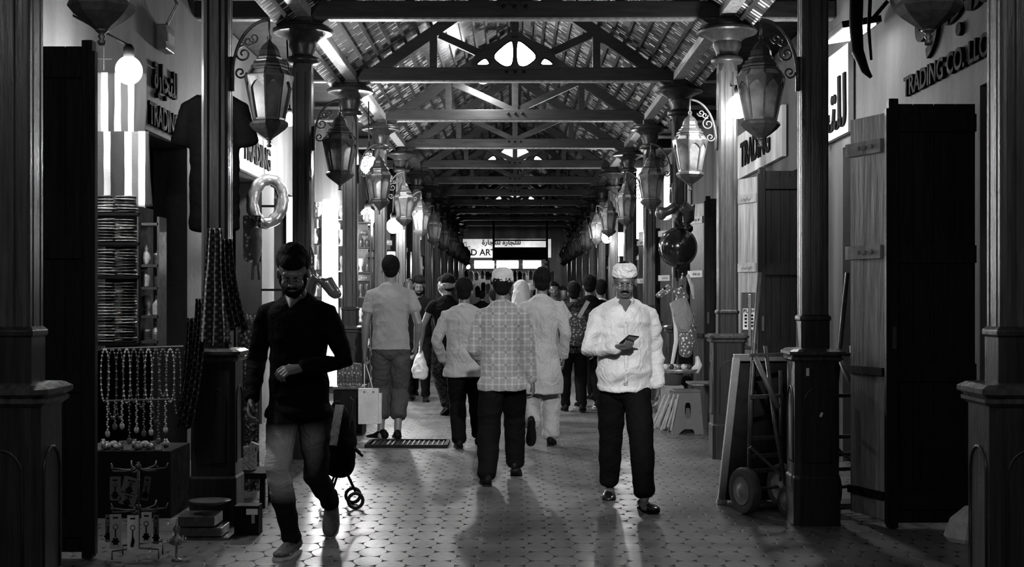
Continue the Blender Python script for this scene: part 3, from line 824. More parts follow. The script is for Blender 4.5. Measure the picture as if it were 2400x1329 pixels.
# man in black looking down, walking towards the viewer
R_, inf = person('man in black sweater and bleached jeans looking down while walking towards the camera', WX(698, 412), 7.35, PI - .12, 1.78, .92, .05,
    pel=(0, .0), feet=[(-.07, -.42, .13, 1.05), (.01, .12, .0, 0)], hands=[(-.09, .27, 1.06), (.24, .14, .87)], head=(-.52, .2), headoff=(0, .045), drop=.045,
    top=dict(m=dark_c, name='sweater', vneck=.035, hem=.455, folds=.006, fit=.02), bottom=dict(m=jeans, fit=.012, name='jeans', folds=.007), face=True, beard=True, hair='thick',
    shoe=shoe_g, shoe_kind='sneaker', palms=[(.1, -.6, -.8), (-1, -.2, .2)], curls=(.6, .45), poles=[(-.9, -.6, -.4), (.4, -1, 0)], skin=skin_m)
P1 = R_
# man in pale tee seen from behind
R_, i2 = person('man seen from behind in pale short-sleeved tee and grey cargo trousers', WX(915, 232), 12.95, .05, 1.87, .94, -.02,
    feet=[(-.10, .05, 0, 0, .75), (.07, .0, 0, 0, .1)], hands=[(-.265, .06, .90), (.255, .08, .95)], head=(0, .12),
    top=dict(m=tee, name='tee_shirt', hem=.495, fit=.026, sleeve=.55, folds=.007, seed=3), bottom=dict(m=khaki, len=.62, fit=.03, folds=.01, name='cargo_trousers'),
    hair='short', shoe=black, shoe_kind='sneaker', curls=(.8, .4), poles=[(-.5, -1, 0), (.5, -1, 0)])
P2 = R_
# pale shirt, black trousers, walking away
R_, i3 = person('bareheaded man walking away in pale long-sleeved shirt and black trousers, left of the checked shirt', WX(1088, 245), 12.3, 0, 1.62, 1.0, 0,
    feet=[(-.05, -.02, 0, 0), (.13, .30, .02, .35)], hands=[(-.21, .14, .84), (.20, .12, .85)], head=(0, -.15),
    top=dict(m=shirt_l, hem=.425, folds=.009, fit=.03, seed=5), bottom=dict(m=dark_t, fit=.03), hair='thick', poles=[(-.8, -1, 0), (.5, -1, 0)], skin=skin_d)
# checked shirt and felt cap
R_, i4 = person('man walking away in checked shirt and round pale cap, at the centre', WX(1178, 298), 10.05, 0, 1.66, .92, 0,
    feet=[(-.12, -.18, .0, .0), (.10, .28, .03, .35)], hands=[(-.16, .24, .93), (.235, .06, .78)], head=(0, -.05),
    top=dict(m=plaid, hem=.435, folds=.007, fit=.03, seed=2, fz=(9, 5, 4)), bottom=dict(m=dark_t, fit=.035), hair='short', cap=(.135, .2, cap_g, .1), poles=[(-.5, -1, 0), (.4, -1, 0)], skin=skin_d)
# kurta
R_, i5 = person('man walking away in long cream kurta and loose white trousers, one sole raised', WX(1270, 243), 12.45, 0, 1.72, .90, 0,
    feet=[(-.11, -.20, .16, 1.25), (.09, .10, .0, .0)], hands=[(-.18, .15, .95), (.215, .04, .86)], head=(0, .05),
    top=dict(m=kurta_m, name='kurta', hem=.30, folds=.009, fit=.028, seed=8, fz=(9, 5, 2.5), flare=.03), bottom=dict(m=kurta_m, fit=.04, folds=.01), hair='thick', poles=[(-.4, -1, 0), (.4, -1, 0)], skin=skin_d)
# white shirt with telephone
R_, i6 = person('man in white shirt and crocheted cap walking towards the camera, reading a phone', WX(1462, 333), 9.0, PI, 1.69, .97, .0,
    feet=[(-.12, .26, .0, -.05, .3), (.08, -.30, .0, .1, -.1)], hands=[(-.235, .03, .82), (.075, .28, 1.11)], head=(-.32, -.05), headoff=(0, .02),
    top=dict(m=shirt_w, hem=.475, folds=.013, fit=.03, seed=4, collar=True, vneck=.04), bottom=dict(m=dark_t, fit=.03, len=.93), face=True, hair='short', cap=(.135, .1, cap_w, .082), belly=.05,
    shoe=shoe_b, shoe_kind='loafer', skin=skin_d, palms=[None, (-.2, -.3, 1)], curls=(.4, .75), poles=[(-.4, -1, 0), (.8, -.7, -.3)])
# mid distance
person('bearded man in dark suit and white collar facing the camera behind the tee-shirted man', WX(983, 166), 18.0, PI, 1.74, 1.0, .02, head=(-.3, .1), top=dict(m=dark_c, name='jacket', hem=.46, collar=False), bottom=dict(m=dark_t, fit=.02), face=True, beard=True, hair='thick', detail=2, skin=skin_d)
person('dark-haired person mostly hidden by the bearded man and the tee-shirted man', WX(953, 160), 19.2, PI, 1.72, .95, 0, top=dict(m=dark_c, name='jacket', hem=.46), bottom=dict(m=dark_t), detail=3, skin=skin_d)
R_, i7 = person('man in dark waistcoat scratching the back of his head, carrying a white bag', WX(1047, 190), 15.8, .35, 1.72, .98, 0, feet=[(-.03, -.1, .05, .5), (.08, .12, 0, 0)], hands=[(-.28, .18, .86), (.08, -.06, 1.60)],
    top=dict(m=dark_c, name='waistcoat', hem=.47, sleeve=.3), bottom=dict(m=dark_g, fit=.02), hair='thick', detail=2, head=(-.1, .7), poles=[(-1, -.5, 0), (1, .2, .3)], palms=[None, (-1, .6, 0)])
P7 = R_
R_, i8 = person('person walking away with a patterned backpack on light straps', WX(1345, 185), 16.2, 0, 1.62, 1.0, 0, top=dict(m=dark_g, hem=.46), bottom=dict(m=dark_t, fit=.02), hair='thick', detail=2, skin=skin_d)
person('tall person in black walking away right of the patterned backpack', WX(1384, 180), 16.9, .1, 1.72, 1.1, 0, top=dict(m=dark_c, hem=.46), bottom=dict(m=dark_t, fit=.02), hair='thick', detail=2, skin=skin_d)
person('person in white top seen over the shoulder of the man with the phone', WX(1408, 166), 18.1, .2, 1.68, 1.0, 0, top=dict(m=shirt_w, hem=.46), bottom=dict(m=dark_t, fit=.02), hair='thick', detail=3, skin=skin_d)
person('person in grey cap facing the camera behind the patterned backpack', WX(1342, 130), 23, PI, 1.74, 1.0, 0, top=dict(m=dark_g, hem=.46), bottom=dict(m=dark_t, fit=.02), hair='short', cap=(.13, 0, khaki, .08), detail=3, skin=skin_d)
R_, i9 = person('person in white headscarf between the felt cap and the kurta', WX(1221, 200), 15, .1, 1.62, .95, 0, top=dict(m=dark_g, hem=.46), bottom=dict(m=dark_t, fit=.02), hair='short', detail=3, skin=skin_d)
e = MB(); hp9 = i9['HM'].translation
e.ell(hp9 + V((0, -.02, .13)), (.10, .115, .12)); e.loft([hp9 + V((0, -.04, .1)), hp9 + V((0, -.05, -.02)), hp9 + V((0, -.07, -.16)), hp9 + V((0, -.09, -.3))], [(.10, .10), (.12, .10), (.19, .12), (.2, .1)])
bake(e, 'headscarf', shirt_w, R_, .014, 2, .006)
person('person in pale head-covering small beside the black-haired kurta man', WX(1241, 140), 21.4, PI, 1.68, .95, 0, top=dict(m=shirt_l, hem=.46), bottom=dict(m=dark_t), hair=None, cap=(.11, 0, cap_g, .11), detail=3)
person('young man in grey shirt facing the camera right of the kurta man', WX(1299, 150), 20, PI, 1.68, 1.0, 0, top=dict(m=khaki, hem=.46), bottom=dict(m=dark_t), hair='quiff', detail=2, skin=skin_d)
person('small figure in dark hat and white collar in the far crowd', WX(1319, 115), 26, PI, 1.66, 1.0, 0, top=dict(m=shirt_w, hem=.46), bottom=dict(m=dark_t), hair='thick', detail=3, skin=skin_d)
person('small dark figure far off above the shoulder of the pale-shirted man', WX(1130, 105), 28.5, 0, 1.60, .95, 0, top=dict(m=dark_c, hem=.46), bottom=dict(m=dark_t), hair='short', detail=3, skin=skin_d)
person('person with white-edged vest far off left of the felt cap', WX(1158, 165), 18.2, .3, 1.58, 1.1, 0, top=dict(m=dark_g, hem=.46), bottom=dict(m=dark_t), hair='short', detail=3, skin=skin_d)
# ------------------------------------------------------------------ carried things
def to_world(rt, p): return Matrix.Translation(rt.location) @ Matrix.Rotation(rt.rotation_euler.z, 4, 'Z') @ V(p)
wr = i6['arms'][1][2]; el = i6['arms'][1][1]; dd = (wr - el).normalized()
ph = thing('smartphone', 'dark phone held at chest by the man in the white shirt', 'phone', tuple(to_world(R_ if 0 else bpy.data.objects[[o.name for o in bpy.data.objects if o.get('label', '').endswith('reading a phone')][0]], wr + dd * .10 + V((-.01, .01, .04)))), PI)
ph.rotation_euler = (math.radians(24), math.radians(-8), PI + .35)
MB().box((0, 0, 0), (.078, .15, .009)).done('case', black, ph, bevel=.003)
MB().box((0, 0, -.0052), (.07, .14, .001)).done('screen', mat('phone_screen', .05, .1, 0, 0, bump=0), ph)
# white carrier bag of the tee-shirted man
hw = to_world(P2, i2['arms'][0][2] + (i2['arms'][0][2] - i2['arms'][0][1]).normalized() * .09)
bg = thing('shopping_bag', 'flat white paper bag hanging beside the tee-shirted man on the left', 'bag', (WX(866, 232), 12.95, .17), .0)
b = MB(); b.box((-.01, .0, .18), (.205, .07, .36)); b.box((.09, .035, .155), (.06, .06, .31)); b.done('bag_body', cloth('white_paper', .55, .5, .1), bg, bevel=.004)
b = MB(); hl = hw - V(bg.location)
for x_ in (-.05, .04): b.tube([(x_, 0, .34), (x_, -.037, .345), ((x_ + hl.x) / 2, (hl.y) / 2 - .01, (.36 + hl.z) / 2), tuple(hl)], .005, 6)
b.done('handle', white_p, bg, smooth=True)
b = MB()
for x_ in (-.05, .04): b.lathe([(.011, 0), (.011, .004)], 10, M=Matrix.Translation((x_, -.034, .325)) @ Matrix.Rotation(PI / 2, 4, 'X'))
b.done('eyelet', metal_d, bg)
# crumpled white bag
hw = to_world(P7, i7['arms'][0][2] + (i7['arms'][0][2] - i7['arms'][0][1]).normalized() * .08)
b = MB(); b.loft([(0, 0, 0), (0, 0, -.10), (0, 0, -.22), (0, 0, -.32)], [(.025, .02), (.06, .04), (.10, .07), (.10, .06)])
o = bake(b, 'carrier_bag', mat('thin_white_bag', .75, .3, 0, .1), None, .012, 1, .012, 2, (12, 12, 12)); o.location = hw
tag(o, 'crumpled white carrier bag hanging from the hand of the man scratching his head', 'bag')
# backpack
bp = thing('backpack', 'patterned backpack with two light straps worn by the person walking away', 'backpack', (WX(1345, 185), 16.2 - .17, 0), 0)
b = MB(); b.loft([(0, 0, .88), (0, -.02, .98), (0, -.02, 1.12), (0, 0, 1.24)], [(.15, .08), (.17, .10), (.165, .09), (.13, .05)]); bake(b, 'pack', cloth('patterned_pack', .09, .7, .3, pattern='dots'), bp, .012, 2, .005)
b = MB(); b.ell((0, -.10, .98), (.12, .05, .10)); b.done('front_pocket', cloth('patterned_pack', .05), bp, smooth=True)
for s in (-1, 1):
    b = MB(); b.bar((s * .05, -.085, 1.2), (s * .17, .0, 1.40), .05, .015, (0, 1, 0)); b.done('strap', cloth('pale_strap', .35), bp)
# keep nothing but plain names on the people
for o in bpy.data.objects:
    if '_arms' in o.keys(): del o['_arms']
# ================================================================== signs, goods and street things
RW = (PI / 2, 0, -PI / 2); LW = (PI / 2, 0, PI / 2); FW = (PI / 2, 0, 0)
def wallsign(label, s, sgn, Y, z, size, sx=1, ext=.02):
    root = thing('wall_lettering', label, 'sign', (sgn * 2.89, Y, z))
    text('letters', s, size, letter_m, root, (0, 0, 0), RW if sgn > 0 else LW, ext, sx=sx); return root
AR = '\uFE93\uFEAD\uFE8E\uFEA0\uFE98\uFEE0\uFEDF'
wallsign('black raised shop lettering TRADING CO. LLC on the right wall', 'TRADING CO. LLC', 1, 8.62, 2.99, .20, 1.0)
wallsign('large black raised Arabic lettering at the top right wall', AR, 1, 8.3, 3.46, .62, 1.1)
wallsign('dark raised Arabic lettering on the left wall near the black shirt', AR, -1, 10.55, 3.22, .30, .9)
wallsign('dark raised capital letters under the Arabic ones on the left wall', 'TRADING', -1, 10.5, 2.90, .25, .8)
def signboard(label, sgn, y0, y1, z0, z1, rows, glow=0):
    root = thing('sign_board', label, 'sign', (sgn * 2.86, (y0 + y1) / 2, (z0 + z1) / 2))
    MB().box((0, 0, 0), (.05, y1 - y0, z1 - z0)).done('board', board_m, root, bevel=.004)
    for s, z, size in rows: text('letters', s, size, letter_m, root, (-sgn * .035, 0, z), RW if sgn > 0 else LW, .008)
    return root
signboard('white lit signboard with Arabic script behind the second right column', 1, 10.9, 12.5, 2.86, 3.62, [(AR, -.12, .60)])
signboard('white signboard with black letters between the second and third right columns', 1, 13.6, 16.6, 2.95, 3.5, [('TRADING', -.02, .42)])
signboard('white striped signboard lit behind the second left lantern', -1, 12.9, 15.2, 2.78, 3.24, [('TRADING', 0, .34)])
signboard('white signboard lit behind the fifth right lantern', 1, 21.0, 24.4, 2.9, 3.75, [(AR, 0, .5)])
# wall lamps and fittings
fl = thing('flood_light', 'flat dark canopy light fixed high on the right wall', 'lamp', tuple(at(1995, 70, 9.9)), 0)
b = MB(); b.box((0, 0, 0), (.30, .62, .05), (0, -.16, 0)); b.done('housing', black, fl, bevel=.006)
b = MB(); b.box((-.01, 0, -.032), (.25, .56, .014), (0, -.16, 0)); b.done('diffuser', mat('flood_glow', 1, .3, 0, 0, bump=0, emit=5), fl)
b = MB(); b.bar((.12, 0, .03), (2.88 - fl.location.x, 0, .22), .03, .03); b.done('arm', black, fl)
p = at(1976, 178, 11.6); cc = thing('security_camera', 'small grey bullet camera in front of the white lit Arabic board', 'camera', tuple(p))
b = MB(); b.bar((-.09, -.05, -.03), (.06, .03, .03), .07, .07); b.done('camera_body', grey_p, cc, bevel=.01)
b = MB(); b.tube([(.05, .02, .03), (.1, .04, .05), (2.83 - p.x, .05, .05)], .012, 8); b.done('mount', grey_p, cc)
p = at(402, 92, 10.4); wl = thing('wall_fixture', 'small square framed lamp on the left wall above the lettering', 'lamp', (-2.86, 10.4, p.z))
b = MB(); b.box((.02, 0, 0), (.08, .26, .2)); b.done('frame', steel, wl, bevel=.01)
MB().box((.065, 0, 0), (.01, .17, .07)).done('pane', grey_p, wl)
MB().tube([(0.02, 0, .1), (.12, -.02, .28), (.05, -.02, .42)], .012, 8).done('arm', steel, wl)
b = MB(); ps = [at(2008, -10, 9.3), at(2006, 60, 9.3), at(2010, 120, 9.25), at(2028, 165, 9.2), at(2042, 182, 9.2)]
b.tube(ps, [.05, .05, .045, .03, .012], 10); tag(b.done('cable_bundle', black, smooth=True), 'thick dark cable bundle hanging down the right wall below the canopy light', 'cable')
b = MB(); ps = [at(2040, -10, 9.3), at(2036, 70, 9.3), at(2042, 140, 9.25)]
b.tube(ps, [.014, .014, .01], 8); tag(b.done('cable', black, smooth=True), 'thin dark cable right of the thick bundle on the right wall', 'cable')
# far end of the arcade
FE = 62
struct(MB().box((0, FE + 3, 2.6), (12, .1, 6)).done('wall_far', plaster('far_plaster', .12)))
b = MB(); b.box((0, 0, 0), (4.4, .1, .9)); fs = thing('shop_sign', 'long white shop sign across the far end of the street', 'sign', tuple(at(1185, 582, FE)))
b.done('board', mat('far_board', .6, .5, 0, .3, 1.5, emit=.08), fs)
text('letters', 'GOOD ARTS COLL', .42, letter_m, fs, (-.9, -.07, -.22), FW, .01); text('letters', AR + ' ' + AR, .34, letter_m, fs, (-.2, -.07, .28), FW, .01)
for i, (x0, x1, e_) in enumerate(((1112, 1158, 16), (1164, 1215, 2.5), (1226, 1268, 16))):
    a_ = at(x0, 611, FE - 1); c_ = at(x1, 629, FE - 1)
    tag(MB().box(((a_.x + c_.x) / 2, a_.y, (a_.z + c_.z) / 2), (c_.x - a_.x, .1, a_.z - c_.z)).done('light_box', mat('light_box_%d' % i, 1, .3, 0, 0, bump=0, emit=e_), bevel=.02),
        ('left', 'middle', 'right')[i] + ' one of the three white light boxes over the far stall', 'light')
MB_ = None
tag(MB().box((0, FE - .4, 1.25), (4.4, .1, 2.5)).done('backdrop_panel', dark_wall), 'dark panel behind the hanging goods of the far stall', 'panel')
for i in range(34):   # hanging goods of the far stall
    a_ = at(1094 + (i % 17) * 12.4 + random.uniform(-2, 2), 634 + (i % 3) * 2 if i < 17 else 662 + (i % 4) * 3, FE - (1.9 if i < 17 else 2.2))
    b = MB(); w_ = random.uniform(.09, .14); h_ = random.uniform(.35, .6)
    b.loft([(0, 0, 0), (0, 0, -.08), (0, 0, -h_)], [(w_ * .5, .03), (w_, .05), (w_ * .8, .05)], n=8)
    o = b.done('hanging_garment', cloth('stall_goods_%d' % (i * 7 % 5), (.02, .3, .75, .1, .5)[i * 7 % 5]), None, tuple(a_), smooth=True)
    tag(o, 'small garment hanging in the crowded stall at the far end', 'garment', 'garments of the far stall')
st = thing('stall_counter', 'dark counter stacked with goods at the far end', 'counter', (0, FE - 1.2, 0)); MB().box((0, 0, .5), (4.2, .8, 1.0)).done('counter', dark_wall, st); MB().box((0, 0, 1.02), (4.3, .9, .05)).done('worktop', wood, st)
sf = thing('display_gantry', 'dark gantry of the far stall that carries the white light boxes', 'rack', (0, FE - .9, 0))
for x_ in (-2.25, 1.6): MB().box((x_, 0, 1.6), (.08, .08, 3.2)).done('post', black, sf)
MB().box((-.32, .0, at(0, 620, FE - 1).z), (3.9, .06, .12)).done('cross_rail', black, sf); MB().box((-.32, -.95, at(0, 632, FE - 1.9).z), (3.9, .03, .03)).done('hanging_rail', steel, sf)
for x_ in (-2.2, 1.55): MB().bar((x_, 0, 2.85), (x_, -.95, at(0, 632, FE - 1.9).z), .04, .04).done('arm', black, sf)
# hanging dark board
hb = thing('hanging_board', 'black board hanging in a dark frame across the middle of the far street', 'sign', (0, Yk(12) + .4, 0))
yb = Yk(12) + .4; a_ = at(1157, 520, yb); c_ = at(1282, 608, yb)
MB().box(((a_.x + c_.x) / 2, 0, (at(0, 580, yb).z + at(0, 608, yb).z) / 2), (c_.x - a_.x, .1, .4)).done('board', black, hb)
for x_ in (a_.x, c_.x): MB().box((x_, 0, (4.0 + c_.z) / 2), (.07, .07, 4.0 - c_.z + .1)).done('post', black, hb)
MB().box(((a_.x + c_.x) / 2, 0, at(0, 563, yb).z), (c_.x - a_.x, .05, .05)).done('rail', black, hb)
# lit shop bays
def light_panel(label, px0, px1, py0, py1, Y, e):
    a_ = at(px0, py0, Y); c_ = at(px1, py1, Y)
    o = MB().box(((a_.x + c_.x) / 2, Y, (a_.z + c_.z) / 2), (c_.x - a_.x, .06, a_.z - c_.z)).done('light_box', mat('panel_glow_%d' % int(e * 10), 1, .3, 0, 0, bump=0, emit=e), bevel=.01)
    t_ = thing('light_box', label, 'light', (0, 0, 0)); o.name = 'glowing_face'; o.parent = t_
    sg = 1 if a_.x > 0 else -1; xw = sg * 2.9
    for z_ in (a_.z - .1, c_.z + .1): MB().bar(((a_.x + c_.x) / 2, Y + .05, z_), (xw, Y + .05, z_), .025, .025).done('wall_bracket', black, t_)
    return t_
light_panel('tall glowing white panel in the shop between the third and fourth left columns', 757, 791, 468, 905, 17.2, 20)
light_panel('tall narrow white panel left of the third left column', 672, 694, 462, 700, 14.6, 1.4)
light_panel('white glowing strip behind the fifth right lantern', 1492, 1511, 395, 560, 24.6, 5)
light_panel('white box sign low behind the small right lanterns', 1447, 1462, 545, 600, 27.5, 4)
light_panel('small glowing box above the head of the tee-shirted man', 908, 926, 590, 603, 19.6, 2)
glassy = mat('clear_bottle_glass', .5, .12, 0, .5, 9, bump=.1); dimg = mat('dark_bottle_glass', .05, .15, 0, .5, 9, bump=.1)
def shelf_unit(label, X, Y, w, zs, d, m):
    u = thing('display_shelf', label, 'shelf', (X, Y, 0))
    for z_ in zs: MB().box((0, 0, z_), (w, d, .018)).done('shelf_board', m, u)
    for s in (-1, 1): MB().box((s * w / 2, 0, (zs[0] + zs[-1]) / 2), (.015, d, zs[-1] - zs[0] + .1)).done('upright', m, u)
    return u
def bottle_mesh(kind):
    b = MB()
    P = [[(.03, 0), (.034, .01), (.034, .09), (.014, .115), (.012, .14), (.016, .145), (.016, .16)], [(.024, 0), (.026, .01), (.04, .05), (.026, .09), (.01, .11), (.014, .13), (.004, .16)],
         [(.035, 0), (.02, .012), (.012, .05), (.032, .09), (.036, .13), (.03, .16)], [(.03, 0), (.03, .07), (.033, .072), (.033, .09), (.006, .095), (.012, .105), (.004, .12)]][kind]
    return b.lathe(P, 12)
def fill(u, xs, z, Y, label, group, mats, names=('bottle', 'vase', 'goblet', 'jar'), sc=1.0):
    for i, x_ in enumerate(xs):
        kd = random.randrange(4); o = bottle_mesh(kd).done(names[kd], random.choice(mats), None, (x_, Y + random.uniform(-.02, .02), z + .009), smooth=True)
        o.scale = (sc,) * 3; tag(o, label, names[kd], group)
zsl = [.75, 1.1, 1.45, 1.8, 2.15, 2.5]
for (px0, px1, Y, lab) in ((733, 756, 17.0, 'shelves of glassware left of the tall glowing panel'), (794, 822, 17.4, 'shelves of glassware right of the tall glowing panel')):
    X0 = WX(px0, 3000 / Y); X1 = WX(px1, 3000 / Y)
    u = shelf_unit(lab, (X0 + X1) / 2, Y, X1 - X0, zsl, .2, wood)
    side = 'left' if px0 < 757 else 'right'
    for z_ in zsl: fill(u, [X0 + .035 + (X1 - X0 - .07) * t / 1 for t in (0, 1)], z_, Y, 'glass ware on the shelves %s of the tall glowing panel' % side, 'glassware %s of the glowing panel' % side, [glassy, white_p, dimg], sc=1.3)
X0 = WX(858, 160); u = shelf_unit('shelves of goods just right of the fourth left column', X0, 18.1, .3, zsl, .25, wood)
for z_ in zsl: fill(u, [X0 - .09, X0, X0 + .09], z_, 18.1, 'small ware on the shelves right of the fourth left column', 'ware right of the fourth left column', [glassy, dimg, grey_p], sc=1.2)

# --- near left stall: striped blankets
def stripes(name, cols, per, off, ax=0):
    m = bpy.data.materials.new(name); m.use_nodes = True; MATS[name] = m; q = NG(m)
    xyz = q.xyz(); t = q.math('FRACT', q.math('DIVIDE', q.math('ADD', xyz[ax], off), per))
    cr = q.N.new('ShaderNodeValToRGB'); q.L.new(t, cr.inputs[0]); cr.color_ramp.interpolation = 'CONSTANT'
    el = cr.color_ramp.elements
    while len(el) < len(cols): el.new(.5)
    for i, c in enumerate(cols): el[i].position = i / len(cols); el[i].color = (c, c, c, 1)
    q.L.new(cr.outputs[0], q.b.inputs['Base Color']); q.b.inputs['Roughness'].default_value = .8
    q.bump(q.noise(60, detail=4), .3, .01); return m
def drape(w, h, amp, nf, taper=0, curve=0, seed=0, nx=40, nz=26, th=.012):
    b = MB(); vs = []; fs = []
    for side in (0, 1):
        for j in range(nz + 1):
            for i in range(nx + 1):
                u_ = i / nx; v_ = j / nz
                x_ = (u_ - .5) * w * (1 - taper * (1 - v_)) + curve * v_ * v_
                y_ = amp * math.sin(u_ * nf * 2 * PI + seed + v_ * .8) * (.4 + .6 * v_) + amp * .6 * noise.noise(V((u_ * 5, v_ * 4, seed)))
                vs.append((x_, y_ + side * th, -v_ * h + .012 * math.sin(u_ * 9 + seed) * v_))
    N1 = (nx + 1) * (nz + 1)
    for j in range(nz):
        for i in range(nx):
            a = j * (nx + 1) + i; fs.append((a, a + nx + 1, a + nx + 2, a + 1)); fs.append((N1 + a, N1 + a + 1, N1 + a + nx + 2, N1 + a + nx + 1))
    rim = [i for i in range(nx + 1)] + [(j) * (nx + 1) + nx for j in range(1, nz + 1)] + [nz * (nx + 1) + i for i in range(nx - 1, -1, -1)] + [j * (nx + 1) for j in range(nz - 1, 0, -1)]
    for i in range(len(rim)):
        a, c = rim[i], rim[(i + 1) % len(rim)]; fs.append((a, c, N1 + c, N1 + a))
    return b.add(vs, fs)
YS = 8.75
o = drape(.40, .52, .012, 3, .12, -.05, 1).done('striped_blanket', stripes('striped_weave', [.04, .2, .85, .04, .6, .08, .6, .04], .36, .22), None, tuple(at(282, 170, YS)), smooth=True)
tag(o, 'upper striped blanket hanging under the bare bulb at far left', 'blanket')
o = drape(.42, .50, .014, 2.5, 0, .02, 3).done('striped_blanket', stripes('striped_weave_b', [.8, .03, .04, .5, .02, .02, .6, .15], .38, .24), None, tuple(at(276, 308, YS - .1)), smooth=True)
tag(o, 'lower striped blanket hanging over the folded shawls at far left', 'blanket')
b = MB(); b.tube([at(205, 137, YS), at(262, 138, YS)], .008, 8); b.tube([at(243, 110, YS), at(243, 165, YS)], .007, 8)
tag(b.done('clothes_hook', steel), 'thin hook rail above the striped blankets', 'hook')
# folded shawls in plastic, in piles on a shelf
film = mat('glossy_folded_textile', .3, .22, 0, .8, 25, bump=.6, coat=.5)
film2 = mat('pale_folded_textile', .6, .25, 0, .6, 30, bump=.6, coat=.5)
film3 = mat('dark_folded_textile', .07, .3, 0, .6, 30, bump=.5, coat=.3)
zA = at(0, 805, YS).z; zT = at(0, 470, YS).z
X0 = at(233, 0, YS).x; X1 = at(337, 0, YS).x
zsh = [zA, at(0, 650, YS).z, at(0, 573, YS).z, at(0, 505, YS).z]
su = shelf_unit('dark shelf rack holding piles of folded shawls at far left', (X0 + X1) / 2, YS, X1 - X0 + .03, zsh, .3, black)
def roundbox(w, d, h):
    b = MB(); r = h * .42
    vs_ = []
    return b.box((0, 0, h / 2), (w, d, h))
rb = None
for ci, px in enumerate((257, 306)):
    for si in range(4):
        z0 = zsh[si] + .011; z1 = (zsh[si + 1] if si < 3 else zsh[3] + .16) - .012
        z_ = z0
        while z_ < z1 - .02:
            if rb is None:
                bb = MB(); bb.loft([(-.062, 0, .009), (0, 0, .0095), (.062, 0, .009)], [(.13, .0085), (.135, .0095), (.13, .0085)], (0, 1, 0), 12); rb = bb.done('folded_shawl', film, smooth=True); o = rb
            else: o = rb.copy(); COL.objects.link(o)
            if random.random() < .99:
                o.data = o.data if rb is o else rb.data
            o.location = (at(px, 0, YS).x + random.uniform(-.006, .006), YS - .01 + random.uniform(-.01, .01), z_); o.rotation_euler = (0, random.uniform(-.05, .05), random.uniform(-.08, .08))
            o.scale = (1, 1, random.uniform(.85, 1.15))
            if rb is not o:
                o.material_slots[0].link = 'OBJECT'; o.material_slots[0].material = random.choice([film, film, film2, film3] if ci == 0 else [film, film3, film3])
            tag(o, 'folded shawl in plastic in the piles on the dark rack at far left', 'shawl', 'folded shawls on the rack')
            z_ += .0205
# etagere
zE = [at(0, y_, YS).z for y_ in (800, 742, 676, 624, 528)]
Xe = at(361, 0, YS).x
et = shelf_unit('narrow shelf stand with glass ornaments right of the folded shawls', Xe, YS - .05, .135, zE, .18, steel)
for i, z_ in enumerate(zE[:-1]): fill(et, [Xe - .035, Xe + .035], z_, YS - .05, 'small ornament on the narrow stand beside the folded shawls', 'ornaments on the narrow stand', [glassy, dimg, gold], sc=.85 if i else .8)
# bead strings
beads = mat('shiny_beads', .12, .15, .2, .7, 30, bump=.2, coat=.5); beads2 = mat('pale_beads', .4, .15, .1, .5, 30, bump=.1, coat=.5)
rail = tag(MB().tube([at(238, 818, YS - .25), at(430, 812, YS - .25)], .008, 8).done('bead_rail', steel), 'thin rail holding the bead necklaces at lower left', 'rail')
for i in range(11):
    p0 = at(246 + i * 17, 819, YS - .26); L_ = random.uniform(.3, .5); w_ = random.uniform(.02, .035)
    b = MB(); n = 26
    b.tube([(w_ * math.sin(2 * PI * j / n), .004 * math.sin(6 * PI * j / n), -L_ / 2 + L_ / 2 * math.cos(2 * PI * j / n)) for j in range(n)], .003, 4, True)
    for j in range(n):
        a = 2 * PI * j / n; b.ell((w_ * math.sin(a), .004 * math.sin(3 * a), -L_ / 2 + L_ / 2 * math.cos(a)), (.0085,) * 3, 6, 4)
    o = b.done('bead_necklace', beads if i % 3 else beads2, None, tuple(p0), smooth=True)
    tag(o, 'bead necklace hanging from the rail under the folded shawls', 'necklace', 'bead necklaces at lower left')
rail = tag(MB().tube([at(244, 940, YS - .3), at(400, 936, YS - .3)], .008, 8).done('bead_rail', steel), 'lower thin rail holding trinkets at lower left', 'rail')
for i in range(9):
    p0 = at(252 + i * 17, 942, YS - .31); L_ = random.uniform(.15, .26)
    b = MB(); b.tube([(0, 0, 0), (0, 0, -L_ - .01)], .003, 4)
    for j in range(12): b.ell((.004 * math.sin(j * 2), 0, -L_ * j / 12), (.008, .008, .009), 6, 4)
    b.ell((0, 0, -L_ - .01), (.018, .006, .024), 8, 5)
    o = b.done('trinket_string', beads if i % 2 else beads2, None, tuple(p0), smooth=True)
    tag(o, 'string of trinkets hanging from the lower rail at lower left', 'trinket', 'trinket strings at lower left')
# black kaftan shirt hanging behind the second left column
kf = thing('hanging_shirt', 'black short-sleeved shirt hanging behind the second left column', 'shirt', tuple(at(503, 215, 9.3)))
b = MB(); b.loft([(0, 0, -1.0), (0, 0, -.6), (0, 0, -.25), (0, 0, -.08), (0, 0, -.02)], [(.19, .05), (.185, .055), (.18, .055), (.17, .045), (.08, .03)])
for s in (-1, 1): b.loft([(s * .1, 0, -.06), (s * .19, 0, -.12), (s * .25, 0, -.38)], [(.05, .04), (.06, .045), (.075, .04)], (1, 0, 0))
bake(b, 'shirt_body', dark_c, kf, .012, 3, .006)
MB().tube([(-.14, 0, -.05), (0, 0, .02), (.14, 0, -.05)], .008, 6).done('hanger', steel, kf); MB().tube([(0, 0, .02), (0, 0, .25)], .005, 6).done('hanging_hook', steel, kf)
